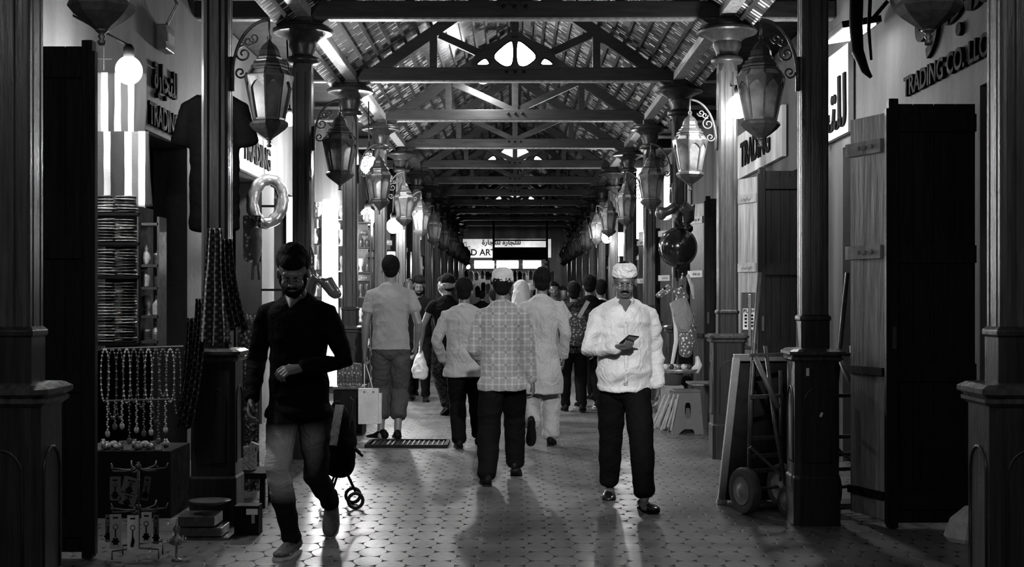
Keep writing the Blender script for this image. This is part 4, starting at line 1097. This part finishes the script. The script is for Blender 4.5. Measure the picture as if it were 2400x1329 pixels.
# keffiyehs tied to the second left column
kef = cloth('checked_headcloth', .16, .8, .3, pattern='check'); kef2 = cloth('checked_headcloth_dark', .07, .8, .3, pattern='check')
for (px, py, w_, h_, m_, lab, Y_, tp, cv) in ((503, 535, .20, .72, kef, 'checked headscarf hanging in front of the second left column', 7.9, .55, .0), (532, 560, .11, .55, kef2, 'darker checked headscarf right of the pale one on the second left column', 7.85, .4, .08),
                                      (470, 700, .10, .80, kef2, 'long narrow checked scarf hanging left of the second left column', 7.95, .4, -.10), (452, 745, .09, .62, kef2, 'short dark checked scarf at the far left of the headscarves', 8.05, .2, -.06)):
    o = drape(w_, h_, .022, 3, tp, cv, px).done('checked_headscarf', m_, None, tuple(at(px, py, Y_)), smooth=True); tag(o, lab, 'scarf')
# ring of foil balloon, mirror-like
foil = mat('silver_foil', .75, .16, .85, .35, 7, bump=.9); foil_d = mat('patterned_foil', .5, .2, .6, .7, 22, bump=.6)
ri = thing('foil_ring_balloon', 'shiny foil ring balloon hanging left of the third left column', 'balloon', tuple(at(627, 472, 13.2)))
b = MB(); pts = [(.16 * math.cos(w * PI / 16), 0, .225 * math.sin(w * PI / 16)) for w in range(32)]; b.tube(pts, [.062 + .006 * math.sin(i * 2.1) for i in range(32)], 14, True)
o = b.done('ring', foil, ri, smooth=True); o.rotation_euler = (0, .18, .5)
MB().tube([(-.03, 0, .25), (-.05, 0, .75)], .004, 6).done('string', steel, ri)
# patterned strip and small bag left
o = drape(.16, 1.5, .02, 2, 0, 0, 9).done('sequinned_scarf', cloth('sequinned_cloth', .06, .4, .4, pattern='dots'), None, tuple(at(582, 735, 9.6)), smooth=True); tag(o, 'sequinned patterned scarf hanging beside the man in black', 'scarf')
o = drape(.15, .38, .015, 2, 0, 0, 2).done('patterned_bag', cloth('printed_cloth', .14, .4, .4, pattern='dots'), None, tuple(at(590, 505, 10.8)), smooth=True); tag(o, 'printed cloth pouch hanging under the foil ring balloon', 'pouch')
b = MB(); b.lathe([(.02, .0), (.03, .05), (.05, .12), (.035, .2), (.05, .22), (.045, .3), (.01, .32)], 10); 
for s in (-1, 1): b.tube([(s * .02, 0, .02), (s * .03, 0, -.12)], .014, 6)
o = b.done('puppet_doll', grey_p, None, tuple(at(600, 622, 10.6)), smooth=True); tag(o, 'small grey doll hanging beside the man in black', 'doll')
# paper bags on the left
pb = thing('paper_bag', 'small grey paper bag standing on the dark low shelf left of the man in black', 'bag', tuple(at(585, 1100, 8.95)))
b = MB(); b.box((0, 0, .08), (.09, .07, .16)); b.box((.03, 0, .16), (.06, .05, .05), (0, .4, 0)); b.done('bag_body', cloth('grey_paper', .22, .6), pb)
lt = thing('low_table', 'low black table under the paper bag on the left', 'table', (at(575, 0, 8.95).x, 8.95, 0))
zt = at(0, 1101, 8.95).z; MB().box((0, 0, zt - .02), (.36, .36, .04)).done('table_top', black, lt)
for sx in (-1, 1):
    for sy in (-1, 1): MB().box((sx * .15, sy * .15, (zt - .04) / 2), (.035, .035, zt - .04)).done('leg', black, lt)
def yfl(py): return 3000 * 1.45 / (py - 697)
ct = thing('goods_counter', 'black draped counter behind the goods at lower left', 'counter', (-2.56, 8.65, 0)); MB().box((0, 0, .22), (.6, .5, .44)).done('cloth_front', black, ct)
for i in range(14):
    kd = i % 3; o = MB()
    if kd == 0: o.box((0, 0, .02), (.05, .05, .04))
    elif kd == 1: o.lathe([(.02, 0), (.028, .01), (.026, .03), (.012, .045), (.014, .055)], 10)
    else: o.ell((0, 0, .022), (.03, .022, .022), 10, 7)
    o = o.done('trinket_box', (beads2, gold, film2)[kd], None, (-2.78 + (i % 7) * .07, 8.5 + (i // 7) * .14, .44), random.uniform(0, 1), smooth=(kd > 0)); tag(o, 'small shiny trinket box on top of the black draped counter', 'trinket box', 'trinket boxes on the black counter')
# display plate and boxes
Yt = 7.75; pl = tag(MB().lathe([(.02, 0), (.08, .01), (.125, .028), (.128, .034), (.08, .018), (.02, .01)], 24, sy=.8).done('dish', mat('dull_dish', .12, .35, .2, .4), None, tuple(at(492, 1185, Yt)), smooth=True), 'shallow dish on the low pile of boxes at lower left', 'dish')
for i, (px, py, w_, h_) in enumerate(((470, 1215, .22, .06), (478, 1240, .26, .05), (488, 1262, .3, .05))):
    p = at(px, py, Yt); o = MB().box((0, 0, 0), (w_, .22, h_)).done('flat_box', film3, None, tuple(p), bevel=.003); tag(o, 'flat dark box, %s of the low pile under the dish' % ('top', 'middle', 'bottom')[i], 'box')
p = at(582, 1235, 7.85); bx = thing('small_box', 'small dark box with a bright white label near the foot of the man in black', 'box', (p.x, p.y, 0))
MB().box((0, 0, .09), (.15, .12, .18)).done('box_body', black, bx, bevel=.003); MB().box((.035, -.061, .145), (.07, .003, .035)).done('label_strip', white_p, bx)
MB().box((.042, -.061, .10), (.02, .003, .05)).done('tag_strip', grey_p, bx)
# glittering ornament
p = at(414, 1310, 7.05); b = MB(); b.lathe([(.03, 0), (.032, .008), (.008, .015), (.007, .08), (.03, .09), (.034, .12), (.012, .14), (.012, .16), (.022, .17), (.006, .2), (.003, .24)], 14)
for i in range(6): a = i * PI / 3; b.tube([(.02 * math.cos(a), .02 * math.sin(a), .1), (.05 * math.cos(a), .05 * math.sin(a), .1), (.05 * math.cos(a), .05 * math.sin(a), .13)], .004, 6)
o = b.done('ornament', gold, None, (p.x, p.y, 0), smooth=True); tag(o, 'small glittering candelabrum ornament on the floor at lower left', 'ornament')
# key ring stand
ks = thing('keyring_stand', 'wire stand with key rings on paper cards at lower left foreground', 'stand', (at(324, 0, 7.15).x, 7.15, 0), .1)
b = MB(); b.tube([(-.13, -.06, .0), (-.13, -.06, .045), (0, -.07, .065), (.12, -.05, .05), (.12, -.05, .0)], .005, 6); b.tube([(-.1, .08, 0), (-.1, .08, .05), (.12, .08, .07), (.12, .08, 0)], .005, 6); b.done('foot', steel, ks, smooth=True)
MB().tube([(0, 0, .05), (0, 0, .53)], .008, 8).done('pole', steel, ks, smooth=True)
for zz in (.49, .265):
    b = MB(); b.ell((0, 0, zz + .015), (.018, .018, .016), 10, 6)
    for i in range(7):
        a = i * 2 * PI / 7 + .2; c_, s_ = math.cos(a), math.sin(a); b.tube([(0, 0, zz), (.08 * c_, .08 * s_, zz - .005), (.15 * c_, .15 * s_, zz + .002), (.162 * c_, .162 * s_, zz + .03)], .0045, 6)
    b.done('hook_ring', steel, ks, smooth=True)
card = cloth('cream_card', .42, .5, .05); 
def keycard(x_, y_, z_, w_, h_, g, kind, rz=0, ry=0):
    r_ = thing('keyring_card', '', 'key ring', (0, 0, 0)); r_.location = Matrix.Translation(ks.location) @ V((x_, y_, z_)); r_.rotation_euler = (0, ry, rz)
    MB().box((0, 0, -h_ / 2), (w_, .003, h_)).done('card', mat('card_%d' % int(g * 100), g, .5, 0, .15), r_)
    MB().tube([(.013 * math.cos(i * PI / 6), -.004, -h_ * .36 + .013 * math.sin(i * PI / 6)) for i in range(12)], .0022, 6, True).done('ring', metal_d, r_)
    MB().box((0, -.004, -h_ * .55), (.006, .003, .045)).done('chain', black, r_)
    b = MB()
    if kind == 0: b.lathe([(.016, 0), (.016, .004)], 8, M=Matrix.Translation((0, -.003, -h_ * .78)) @ Matrix.Rotation(PI / 2, 4, 'X')); [b.ell((.016 * math.cos(a * PI / 3), -.005, -h_ * .78 + .016 * math.sin(a * PI / 3)), (.006, .003, .006), 6, 4) for a in range(6)]
    else: b.add([(-.012, -.004, -h_ * .9), (.0, -.004, -h_ * .55), (.012, -.004, -h_ * .75), (.004, -.004, -h_ * .92), (-.012, -.008, -h_ * .9), (.0, -.008, -h_ * .55), (.012, -.008, -h_ * .75), (.004, -.008, -h_ * .92)], [(0, 1, 2, 3), (7, 6, 5, 4), (0, 4, 5, 1), (1, 5, 6, 2), (2, 6, 7, 3), (3, 7, 4, 0)])
    b.done('charm', black, r_); MB().box((0, -.003, -.018), (w_ * .45, .002, .008)).done('print', black, r_); return r_
for (x_, z_, w_, h_, g, kd, lab, rz) in ((-.095, .255, .062, .19, .35, 0, 'grey card with a flower charm, leftmost of the lower key ring cards', .1), (.0, .25, .062, .19, .8, 1, 'pale card with a pointed charm, middle of the lower key ring cards', 0), (.075, .265, .058, .17, .9, 0, 'brightest card with a round charm, third of the lower key ring cards', -.1)):
    r_ = keycard(x_, -.10, z_, w_, h_, g, kd, rz); r_['label'] = lab
for i, (x_, z_, w_, h_, ry, lab) in enumerate(((-.1, .46, .06, .13, .0, 'dark square key ring card, leftmost of the upper row'), (-.005, .455, .09, .09, .25, 'dark framed key ring card in the middle of the upper row'), (.08, .46, .035, .13, .15, 'narrow dark key ring card at the right of the upper row'), (-.02, .37, .09, .07, .3, 'dark tilted key ring card under the middle of the upper row'), (.125, .25, .03, .16, 0, 'thin dark key ring card at the right end of the lower row'), (-.14, .25, .03, .15, 0, 'thin dark key ring card at the left end of the lower row'))):
    r_ = keycard(x_, -.09, z_, w_, h_, .12, 0, 0, ry); r_['label'] = lab
# stroller behind the man in black
s0 = thing('folded_pushchair', 'dark folded pushchair with pale strap standing right of the man in black', 'pushchair', (WX(795, 340), 8.85, 0), .2)
b = MB(); b.loft([(0, 0, .26), (.0, 0, .45), (.0, 0, .62), (-.02, 0, .72)], [(.10, .14), (.12, .16), (.09, .12), (.03, .05)]); bake(b, 'fabric_seat', dark_c, s0, .012, 2, .006)
b = MB(); b.bar((-.06, -.19, .45), (-.01, -.15, .72), .07, .015); b.done('strap', cloth('pale_strap', .35), s0)
b = MB()
for s in (-1, 1): b.tube([(.08, s * .1, .75), (.02, s * .1, .3), (.1, s * .1, .12)], .009, 8); b.tube([(-.08, s * .1, .5), (.0, s * .1, .3), (-.08, s * .1, .06)], .009, 8); b.tube([(.05, s * .1, .45), (.15, s * .1, .36)], .009, 8)
b.done('frame', black, s0, smooth=True)
for x_ in (.1, -.08):
    for s in (-1, 1):
        MB().tube([(x_ + .05 * math.cos(i * PI / 8), s * .12, .06 + .05 * math.sin(i * PI / 8)) for i in range(16)], .012, 8, True).done('wheel', rubber, s0, smooth=True)
# inflatable donkey head behind the man
dk = thing('inflatable_donkey', 'dark inflatable donkey with two upright ears behind the head of the man in black', 'toy', tuple(at(745, 660, 10.2)), 0)
b = MB(); b.loft([(-.14, 0, -.2), (-.1, 0, -.05), (-.03, 0, .06), (.07, 0, .0), (.13, 0, -.09)], [.08, .09, .08, .06, .05])
b.ell((.14, 0, -.10), (.05, .045, .04)); 
for s in (-1, 1): b.loft([(-.07 + s * .02, s * .03, .1), (-.09 + s * .035, s * .045, .2), (-.1 + s * .03, s * .05, .3)], [.02, .024, .006])
b.tube([(-.14, .0, .04), (-.18, 0, -.1)], .03, 8)
bake(b, 'donkey_body', mat('dark_vinyl', .035, .2, 0, .3, coat=.5), dk, .009, 2)
MB().ell((.03, -.065, .03), (.012, .008, .012), 8, 5).done('eye', white_p, dk, smooth=True)
MB().tube([(-.03, 0, .1), (-.03, 0, 1.5)], .003, 5).done('string', steel, dk)
# dark trunk with wares behind the white bag
tk = thing('dark_trunk', 'black trunk standing behind the white shopping bag', 'trunk', (WX(818, 222), 13.6, 0)); MB().box((0, 0, .24), (.30, .4, .48)).done('box_body', black, tk, bevel=.01); MB().box((0, 0, .5), (.32, .42, .03)).done('lid', steel, tk, bevel=.005)
for i in range(5):
    o = MB().loft([(0, 0, 0), (0, 0, .22)], [.035, .03]).done('rolled_cloth', cloth('rolled_pattern', .12, .6, .4, pattern='dots'), None, (WX(795 + i * 11, 222), 13.6 + (i % 2) * .08, .515), smooth=True)
    tag(o, 'patterned cloth roll standing on the black trunk', 'cloth roll', 'cloth rolls on the trunk')
# drain grate
gr = thing('floor_grate', 'black iron drain grate set in the paving near the tee-shirted man', 'grate', (WX(955, 240), 12.58, 0))
MB().box((0, 0, .005), (.76, .5, .01)).done('pit', void, gr)
b = MB(); b.box((0, -.25, .015), (.78, .03, .03)); b.box((0, .25, .015), (.78, .03, .03)); b.box((-.385, 0, .015), (.03, .5, .03)); b.box((.385, 0, .015), (.03, .5, .03)); b.done('rim', black, gr)
b = MB()
for i in range(15): b.box((-.34 + i * .0486, 0, .014), (.014, .48, .012))
b.done('bars', steel, gr)
# ---------------- right side: balloons, stall, stool
p = at(1589, 580, 14.2); bl = thing('round_balloon', 'large glossy black round balloon with a small ear over the right stall', 'balloon', tuple(p))
gb = mat('glossy_black_balloon', .012, .06, 0, 0, bump=0, coat=1)
b = MB(); b.ell((0, 0, 0), (.215, .2, .225), 36, 22); b.ell((.12, 0, .21), (.05, .035, .05), 16, 10); b.lathe([(.012, -.24), (.02, -.255), (.004, -.225)], 8); b.done('balloon_body', gb, bl, smooth=True)
MB().tube([(0, 0, -.24), (.02, 0, -.6)], .003, 5).done('string', steel, bl)
p = at(1585, 500, 14.5); sb = thing('seal_balloon', 'grey animal-shaped foil balloon right above the black round balloon', 'balloon', tuple(p))
def sp_(px, py): q_ = at(px, py, 14.5) - sb.location; return V((q_.x, 0, q_.z))
b = MB(); b.ell(sp_(1549, 500), (.07, .06, .075)); b.loft([sp_(1549, 500), sp_(1568, 494), sp_(1584, 484), sp_(1600, 484), sp_(1613, 496), sp_(1614, 512), sp_(1606, 526)], [.055, .05, .06, .075, .08, .07, .03]); b.loft([sp_(1590, 495), sp_(1586, 514), sp_(1594, 526)], [.045, .035, .015]); b.loft([sp_(1612, 500), sp_(1624, 492), sp_(1628, 480)], [.03, .025, .01])
bake(b, 'balloon_body', mat('dull_foil', .10, .3, .3, .4, coat=.3), sb, .01, 2, .003); MB().ell(sp_(1547, 496) + V((0, -.058, 0)), (.014, .01, .016), 8, 5).done('eye', white_p, sb, smooth=True)
MB().tube([(.1, 0, .13), (.1, 0, .8)], .003, 5).done('string', steel, sb)
Yg = 14.1; gf = thing('giraffe_balloon', 'patterned foil giraffe balloon standing on the tray of the right stall', 'balloon', tuple(at(1590, 868, Yg)))
def gp(px, py): q_ = at(px, py, Yg) - gf.location; return V((q_.x, 0, q_.z))
spot = cloth('spotted_foil', .28, .3, .3, pattern='dots')
b = MB(); b.loft([gp(1548, 690), gp(1568, 675), gp(1590, 682), gp(1606, 700)], [.035, .05, .06, .05]); b.ell(gp(1545, 692), (.04, .035, .03)); b.loft([gp(1598, 660), gp(1600, 640)], [.015, .012]); b.loft([gp(1595, 700), gp(1605, 740), gp(1612, 790), gp(1606, 830)], [.06, .09, .10, .07])
bake(b, 'giraffe_body', spot, gf, .010, 2)
b = MB(); b.loft([gp(1585, 705), gp(1598, 745), gp(1600, 775)], [(.10, .03), (.11, .04), (.06, .03)]); o = b.done('blanket_patch', cloth('grey_patch', .30), gf, smooth=True); o.location = (0.01, -.085, 0)
b = MB(); b.loft([gp(1577, 715), gp(1584, 760), gp(1585, 800), gp(1574, 860)], [.02, .026, .025, .018]); b.done('front_leg', white_p, gf, smooth=True)
b = MB(); b.loft([gp(1612, 645), gp(1622, 670), gp(1626, 700)], [.018, .024, .012]); b.done('tail', cloth('pale_foil', .5), gf, smooth=True)
b = MB(); b.ell(gp(1556, 676) + V((0, -.045, 0)), (.014, .008, .016), 8, 5); b.done('eye', black, gf, smooth=True)
b = MB(); b.loft([gp(1628, 735), gp(1624, 780), gp(1616, 800)], [.013, .015, .01]); b.done('hind_leg', spot, gf, smooth=True)
# tray, box, counter
tr_ = thing('display_tray', 'pale scalloped tray of small toys under the giraffe balloon', 'tray', tuple(at(1588, 872, Yg)))
b = MB(); b.lathe([(.17, -.012), (.20, .0), (.225, .03), (.22, .034), (.19, .006), (.16, .0)], 28, sy=.8); b.done('tray', foil_d, tr_, smooth=True)
b = MB(); b.loft([(.19, 0, .01), (.235, 0, .08), (.215, 0, .17)], [(.05, .02), (.04, .02), (.02, .012)]); b.done('raised_rim', white_p, tr_, smooth=True)
for i in range(9):
    o = MB().ell((0, 0, .03), (.03, .025, .032), 8, 6).done('small_toy', (white_p, foil, dimg)[i % 3], None, tuple(at(1560 + i * 7, 866, Yg - .05 + .05 * (i % 2))), smooth=True); tag(o, 'little shiny toy lying in the pale tray', 'toy', 'toys in the pale tray')
bk = thing('grey_basin', 'dark grey plastic basin under the pale tray', 'basin', tuple(at(1575, 902, Yg))); MB().lathe([(.10, 0), (.125, .12), (.135, .13)], 24, sy=.8).done('basin_body', mat('dark_grey_plastic', .09, .4, 0, .2), bk, smooth=True)
wb = thing('pale_crate', 'pale box carrying the grey basin at the right stall', 'box', (at(1572, 0, Yg).x, Yg, 0)); MB().box((0, 0, at(0, 903, Yg).z / 2), (.26, .26, at(0, 903, Yg).z)).done('box_body', cloth('pale_board', .32, .6), wb, bevel=.006)
lb = thing('low_cabinet', 'low dark cabinet behind the plastic stool', 'cabinet', (at(1648, 0, 14.3).x, 14.3, 0)); MB().box((0, 0, .24), (.28, .5, .48)).done('cabinet_body', wood_grey, lb, bevel=.005); MB().box((0, 0, .49), (.32, .54, .02)).done('top', lightwood, lb)
Ys = yfl(1018); st = thing('plastic_stool', 'grey plastic stool with slotted sides on the right', 'stool', (at(1611, 0, Ys).x, Ys + .16, 0), .05)
gp2 = mat('dull_grey_plastic', .12, .4, 0, .2)
def sidepanel(rotz):
    b = MB(); out = [(-.165, 0), (-.165 + .03, .45), (.165 - .03, .45), (.165, 0), (.07, 0), (.06, .04), (.04, .055), (-.04, .055), (-.06, .04), (-.07, 0)]
    hole = []
    for i in range(16): a = 2 * PI * i / 16; hole.append((.032 * math.copysign(abs(math.cos(a)) ** .7, math.cos(a)), .25 + (.085 * math.copysign(abs(math.sin(a)) ** .8, math.sin(a)))))
    # two layers with a real opening, bridged by a fan of quads
    def ring_at(a):
        c_, s_ = math.cos(a), math.sin(a); best = None
        for i in range(len(out)):
            p_, q_ = V((*out[i], 0)), V((*out[(i + 1) % len(out)], 0)); d_ = q_ - p_; den = c_ * d_.y - s_ * d_.x
            if abs(den) < 1e-9: continue
            w_ = V((p_.x, p_.y - .25, 0)); t = (w_.x * d_.y - w_.y * d_.x) / den; u_ = (w_.x * s_ - w_.y * c_) / den
            if t > 0 and -1e-6 <= u_ <= 1 + 1e-6 and (best is None or t < best): best = t
        return (c_ * best, .25 + s_ * best)
    angs = sorted(set([round(2 * PI * i / 48, 5) for i in range(48)] + [round(math.atan2(p_[1] - .25, p_[0]) % (2 * PI), 5) for p_ in out]))
    O = [ring_at(a) for a in angs]
    I = [(.032 * math.copysign(abs(math.cos(a)) ** .6, math.cos(a)), .25 + .085 * math.copysign(abs(math.sin(a)) ** .7, math.sin(a))) for a in angs]
    n = len(angs); vs = []
    for y_ in (0, .012):
        vs += [(p_[0], y_, p_[1]) for p_ in O] + [(p_[0], y_, p_[1]) for p_ in I]
    fs = []
    for i in range(n):
        j = (i + 1) % n
        fs += [(i, j, n + j, n + i), (2 * n + i, 3 * n + i, 3 * n + j, 2 * n + j), (i, 2 * n + i, 2 * n + j, j), (n + i, n + j, 3 * n + j, 3 * n + i)]
    M_ = Matrix.Rotation(rotz, 4, 'Z') @ Matrix.Translation((0, -.165, 0)) @ Matrix.Rotation(-.066, 4, 'X')
    b.add(vs, fs, M_); b.done('side_panel', gp2, st)
for a in range(4): sidepanel(a * PI / 2)
MB().box((0, 0, .452), (.29, .29, .025)).done('seat', gp2, st, bevel=.01)
for i in range(7):   # bundle of pale sticks
    a_ = at(1524 + i * 8, 1010 - (i % 3) * 4, 13.3); c_ = at(1560 + i * 5, 925 + (i % 2) * 12, 13.45)
    o = MB().tube([(0, 0, 0), c_ - a_], .011, 8).done('wooden_stick', cloth('pale_stick', .4), None, (a_.x, a_.y, max(.012, a_.z)), smooth=True); tag(o, 'pale stick leaning on the box left of the plastic stool', 'stick', 'sticks beside the stool')
# push plate on the door
pp = thing('door_plate', 'white plate lettered PUSH behind a bright vertical door handle on the right', 'plate', tuple(at(1755, 748, 12.0)))
MB().box((0, 0, 0), (.112, .012, .20)).done('plate', board_m, pp, bevel=.004)
text('letters', 'PUSH', .045, letter_m, pp, (0, -.008, .075), FW, .002)
b = MB()
for r_ in range(4):
    for c_ in (-.03, .03): b.box((c_, -.008, .035 - r_ * .033), (.022, .004, .018))
b.done('print', letter_m, pp)
MB().box((0, -.04, -.01), (.028, .02, .49)).done('handle', metal_b, pp, bevel=.004); MB().box((0, -.02, .21), (.02, .03, .02)).done('handle_bracket', steel, pp); MB().box((0, -.02, -.2), (.02, .03, .02)).done('handle_bracket', steel, pp)
MB().box((0, .035, 0), (.13, .05, .5)).done('backing_stile', wood_grey, pp)
# leaning folded table
Yl = 9.0
lb = thing('leaning_table_top', 'dark rimmed table top leaning behind the hand truck', 'table top', (at(1690, 0, Yl).x, Yl, 0))
def lp(px, py, dy=0): q_ = at(px, py, Yl + dy) - lb.location; return V((q_.x, q_.y, q_.z))
zt_ = at(0, 840, Yl).z; x0_ = 0.0; x1_ = .55; top_dx = .13
A0 = V((0, 0, .02)); A1 = V((top_dx, .12, zt_)); B0 = V((x1_, .0, .02)); B1 = V((x1_ + .02, .12, zt_))
b = MB(); n_ = V((0, 1, 0)); 
b.add([A0 + n_ * .02, B0 + n_ * .02, B1 + n_ * .02, A1 + n_ * .02, A0 + n_ * .035, B0 + n_ * .035, B1 + n_ * .035, A1 + n_ * .035], [(0, 1, 2, 3), (7, 6, 5, 4), (0, 4, 5, 1), (1, 5, 6, 2), (2, 6, 7, 3), (3, 7, 4, 0)]); b.done('panel', black, lb)
rimm = mat('grey_metal_rim', .15, .35, .4, .3)
b = MB(); b.bar(A0, A1, .05, .06, (0, 1, 0)); b.bar(A1 + V((-.02, 0, 0)), B1, .06, .05, (0, 0, 1)); b.bar(B0, B1, .03, .05, (0, 1, 0)); b.done('rim', rimm, lb, bevel=.004)
b = MB(); b.box((0, -.03, .02), (.07, .05, .03)); b.done('corner_foot', metal_b, lb)
# hand trucks
def hand_truck(label, x, y, rz, sc=1.0):
    h = thing('hand_truck', label, 'hand truck', (x, y, 0), rz); T = 1.0
    top = 1.62
    def wheel(px, py, pz, r, w_, nm):
        b = MB(); M_ = Matrix.Translation((px, py, pz)) @ Matrix.Rotation(PI / 2, 4, 'Y')
        b.lathe([(r * .55, -w_ * .3), (r * .8, -w_ * .45), (r * .95, -w_ * .4), (r, -w_ * .2), (r, w_ * .2), (r * .95, w_ * .4), (r * .8, w_ * .45), (r * .55, w_ * .3)], 28, M=M_); t_ = b.done(nm, rubber, h, smooth='auto')
        b = MB(); b.lathe([(r * .12, -w_ * .62), (r * .2, -w_ * .5), (r * .5, -w_ * .34), (r * .6, -w_ * .42), (r * .6, w_ * .42), (r * .5, w_ * .34), (r * .2, w_ * .5), (r * .12, w_ * .62)], 20, M=M_); b.done('hub', mat('grey_wheel_hub', .25, .45, .2, .5), t_, smooth='auto')
    wheel(-.02, -.05, .16, .155, .08, 'wheel'); wheel(.33, .02, .16, .155, .08, 'wheel')
    wheel(.20, -.22, .10, .10, .045, 'caster')
    b = MB(); b.tube([(.03, -.02, .16), (.06, .0, .8), (.13, .06, 1.2), (.19, .09, top)], .016, 10); b.done('rail', steel, h, smooth=True)
    b = MB(); b.tube([(.22, -.2, .1), (.19, -.1, .55), (.175, .0, 1.12)], .014, 10); b.done('rail', steel, h, smooth=True)
    b = MB(); b.tube([(.30, .0, .2), (.31, .02, .95)], .012, 10); b.done('rail', steel, h, smooth=True)
    for z_ in (.28, .38, .5, .78, 1.06): MB().bar((.04, -.02, z_), (.31, .0, z_), .02, .025).done('cross_bar', steel, h)
    MB().tube([(.06, -.05, 1.05), (.14, -.2, .72)], .018, 12).done('grip', mat('grey_grip', .12, .5, 0, .2), h, smooth=True)
    MB().tube([(-.02, -.05, .16), (.33, .02, .16)], .012, 8).done('axle', steel, h)
    MB().bar((.02, -.05, .45), (.25, -.15, .22), .012, .02).done('brace', steel, h)
    MB().box((.17, .12, .03), (.3, .2, .012)).done('toe_plate', steel, h)
    return h
hand_truck('grey hand truck with tall handle standing left of the second right pedestal', WX(1752, 355), 8.6, .4)
hand_truck('hand truck mostly hidden behind the second right pedestal, grip poking out', WX(1948, 348), 8.72, .2)
# stickers on the near pedestal
stk = tag(MB().box((0, 0, 0), (.018, .004, .05)).done('paper_sticker', white_p, None, tuple(at(1893, 872, Yk(2) - .148))), 'small white sticker near the top of the second right pedestal', 'sticker')
stk = tag(MB().box((0, 0, 0), (.014, .004, .03), (0, .4, 0)).done('paper_sticker', white_p, None, tuple(at(1925, 972, Yk(2) - .146))), 'tiny tilted white sticker at mid height of the second right pedestal', 'sticker')
# pale block by the right pedestal
b = MB(); b.loft([(0, 0, .0), (0.01, 0, .1), (.03, 0, .17)], [(.13, .09), (.10, .08), (.04, .05)], n=7); o = b.done('stone_block', stoneish, None, (at(2262, 0, 7.6).x, 7.6, 0.02)); tag(o, 'pale broken stone block under the near right plank door', 'stone')
# tin canister on left pedestal
# ------------------------------------------------------------------ light and output
def plight(loc, e, r=.08):
    l = bpy.data.lights.new('light', 'POINT'); l.energy = e; l.shadow_soft_size = r
    o = bpy.data.objects.new('light', l); o.location = loc; COL.objects.link(o); return o
def alight(loc, rot, sx, sy, e):
    l = bpy.data.lights.new('light', 'AREA'); l.shape = 'RECTANGLE'; l.size = sx; l.size_y = sy; l.energy = e
    o = bpy.data.objects.new('light', l); o.location = loc; o.rotation_euler = rot; COL.objects.link(o); return o
# unseen front fill lights added overhead, out of frame
plight((-1.9, 1.2, 3.3), 26); plight((1.7, 2.2, 3.2), 13); plight((0, 1.0, 3.3), 14)
plight((-2.74, 7.6, 2.5), 18)   # unseen fill light added behind the left door leaf to brighten the shawls
def spot(loc, to, e, ang):
    l = bpy.data.lights.new('spot', 'SPOT'); l.energy = e; l.spot_size = math.radians(ang); l.spot_blend = .6; l.shadow_soft_size = .08
    o = bpy.data.objects.new('light', l); o.location = loc; o.rotation_euler = (V(to) - V(loc)).to_track_quat('-Z', 'Y').to_euler(); COL.objects.link(o)
spot((.3, 1.5, 3.8), (.25, 11.0, 1.2), 950, 28)   # unseen spotlight added overhead to brighten the shirts in the middle

w = bpy.data.worlds.new('world'); SC.world = w; w.use_nodes = True
w.node_tree.nodes['Background'].inputs[0].default_value = (.5, .5, .5, 1); w.node_tree.nodes['Background'].inputs[1].default_value = .004
vs = SC.view_settings; vs.view_transform = 'Standard'; vs.look = 'None'; vs.exposure = 1.45; vs.gamma = 1; vs.use_curve_mapping = False
SC.cycles.use_denoising = True; SC.cycles.max_bounces = 6; SC.cycles.sample_clamp_indirect = 4; SC.cycles.use_light_tree = True
SC.cycles.caustics_reflective = False; SC.cycles.caustics_refractive = False
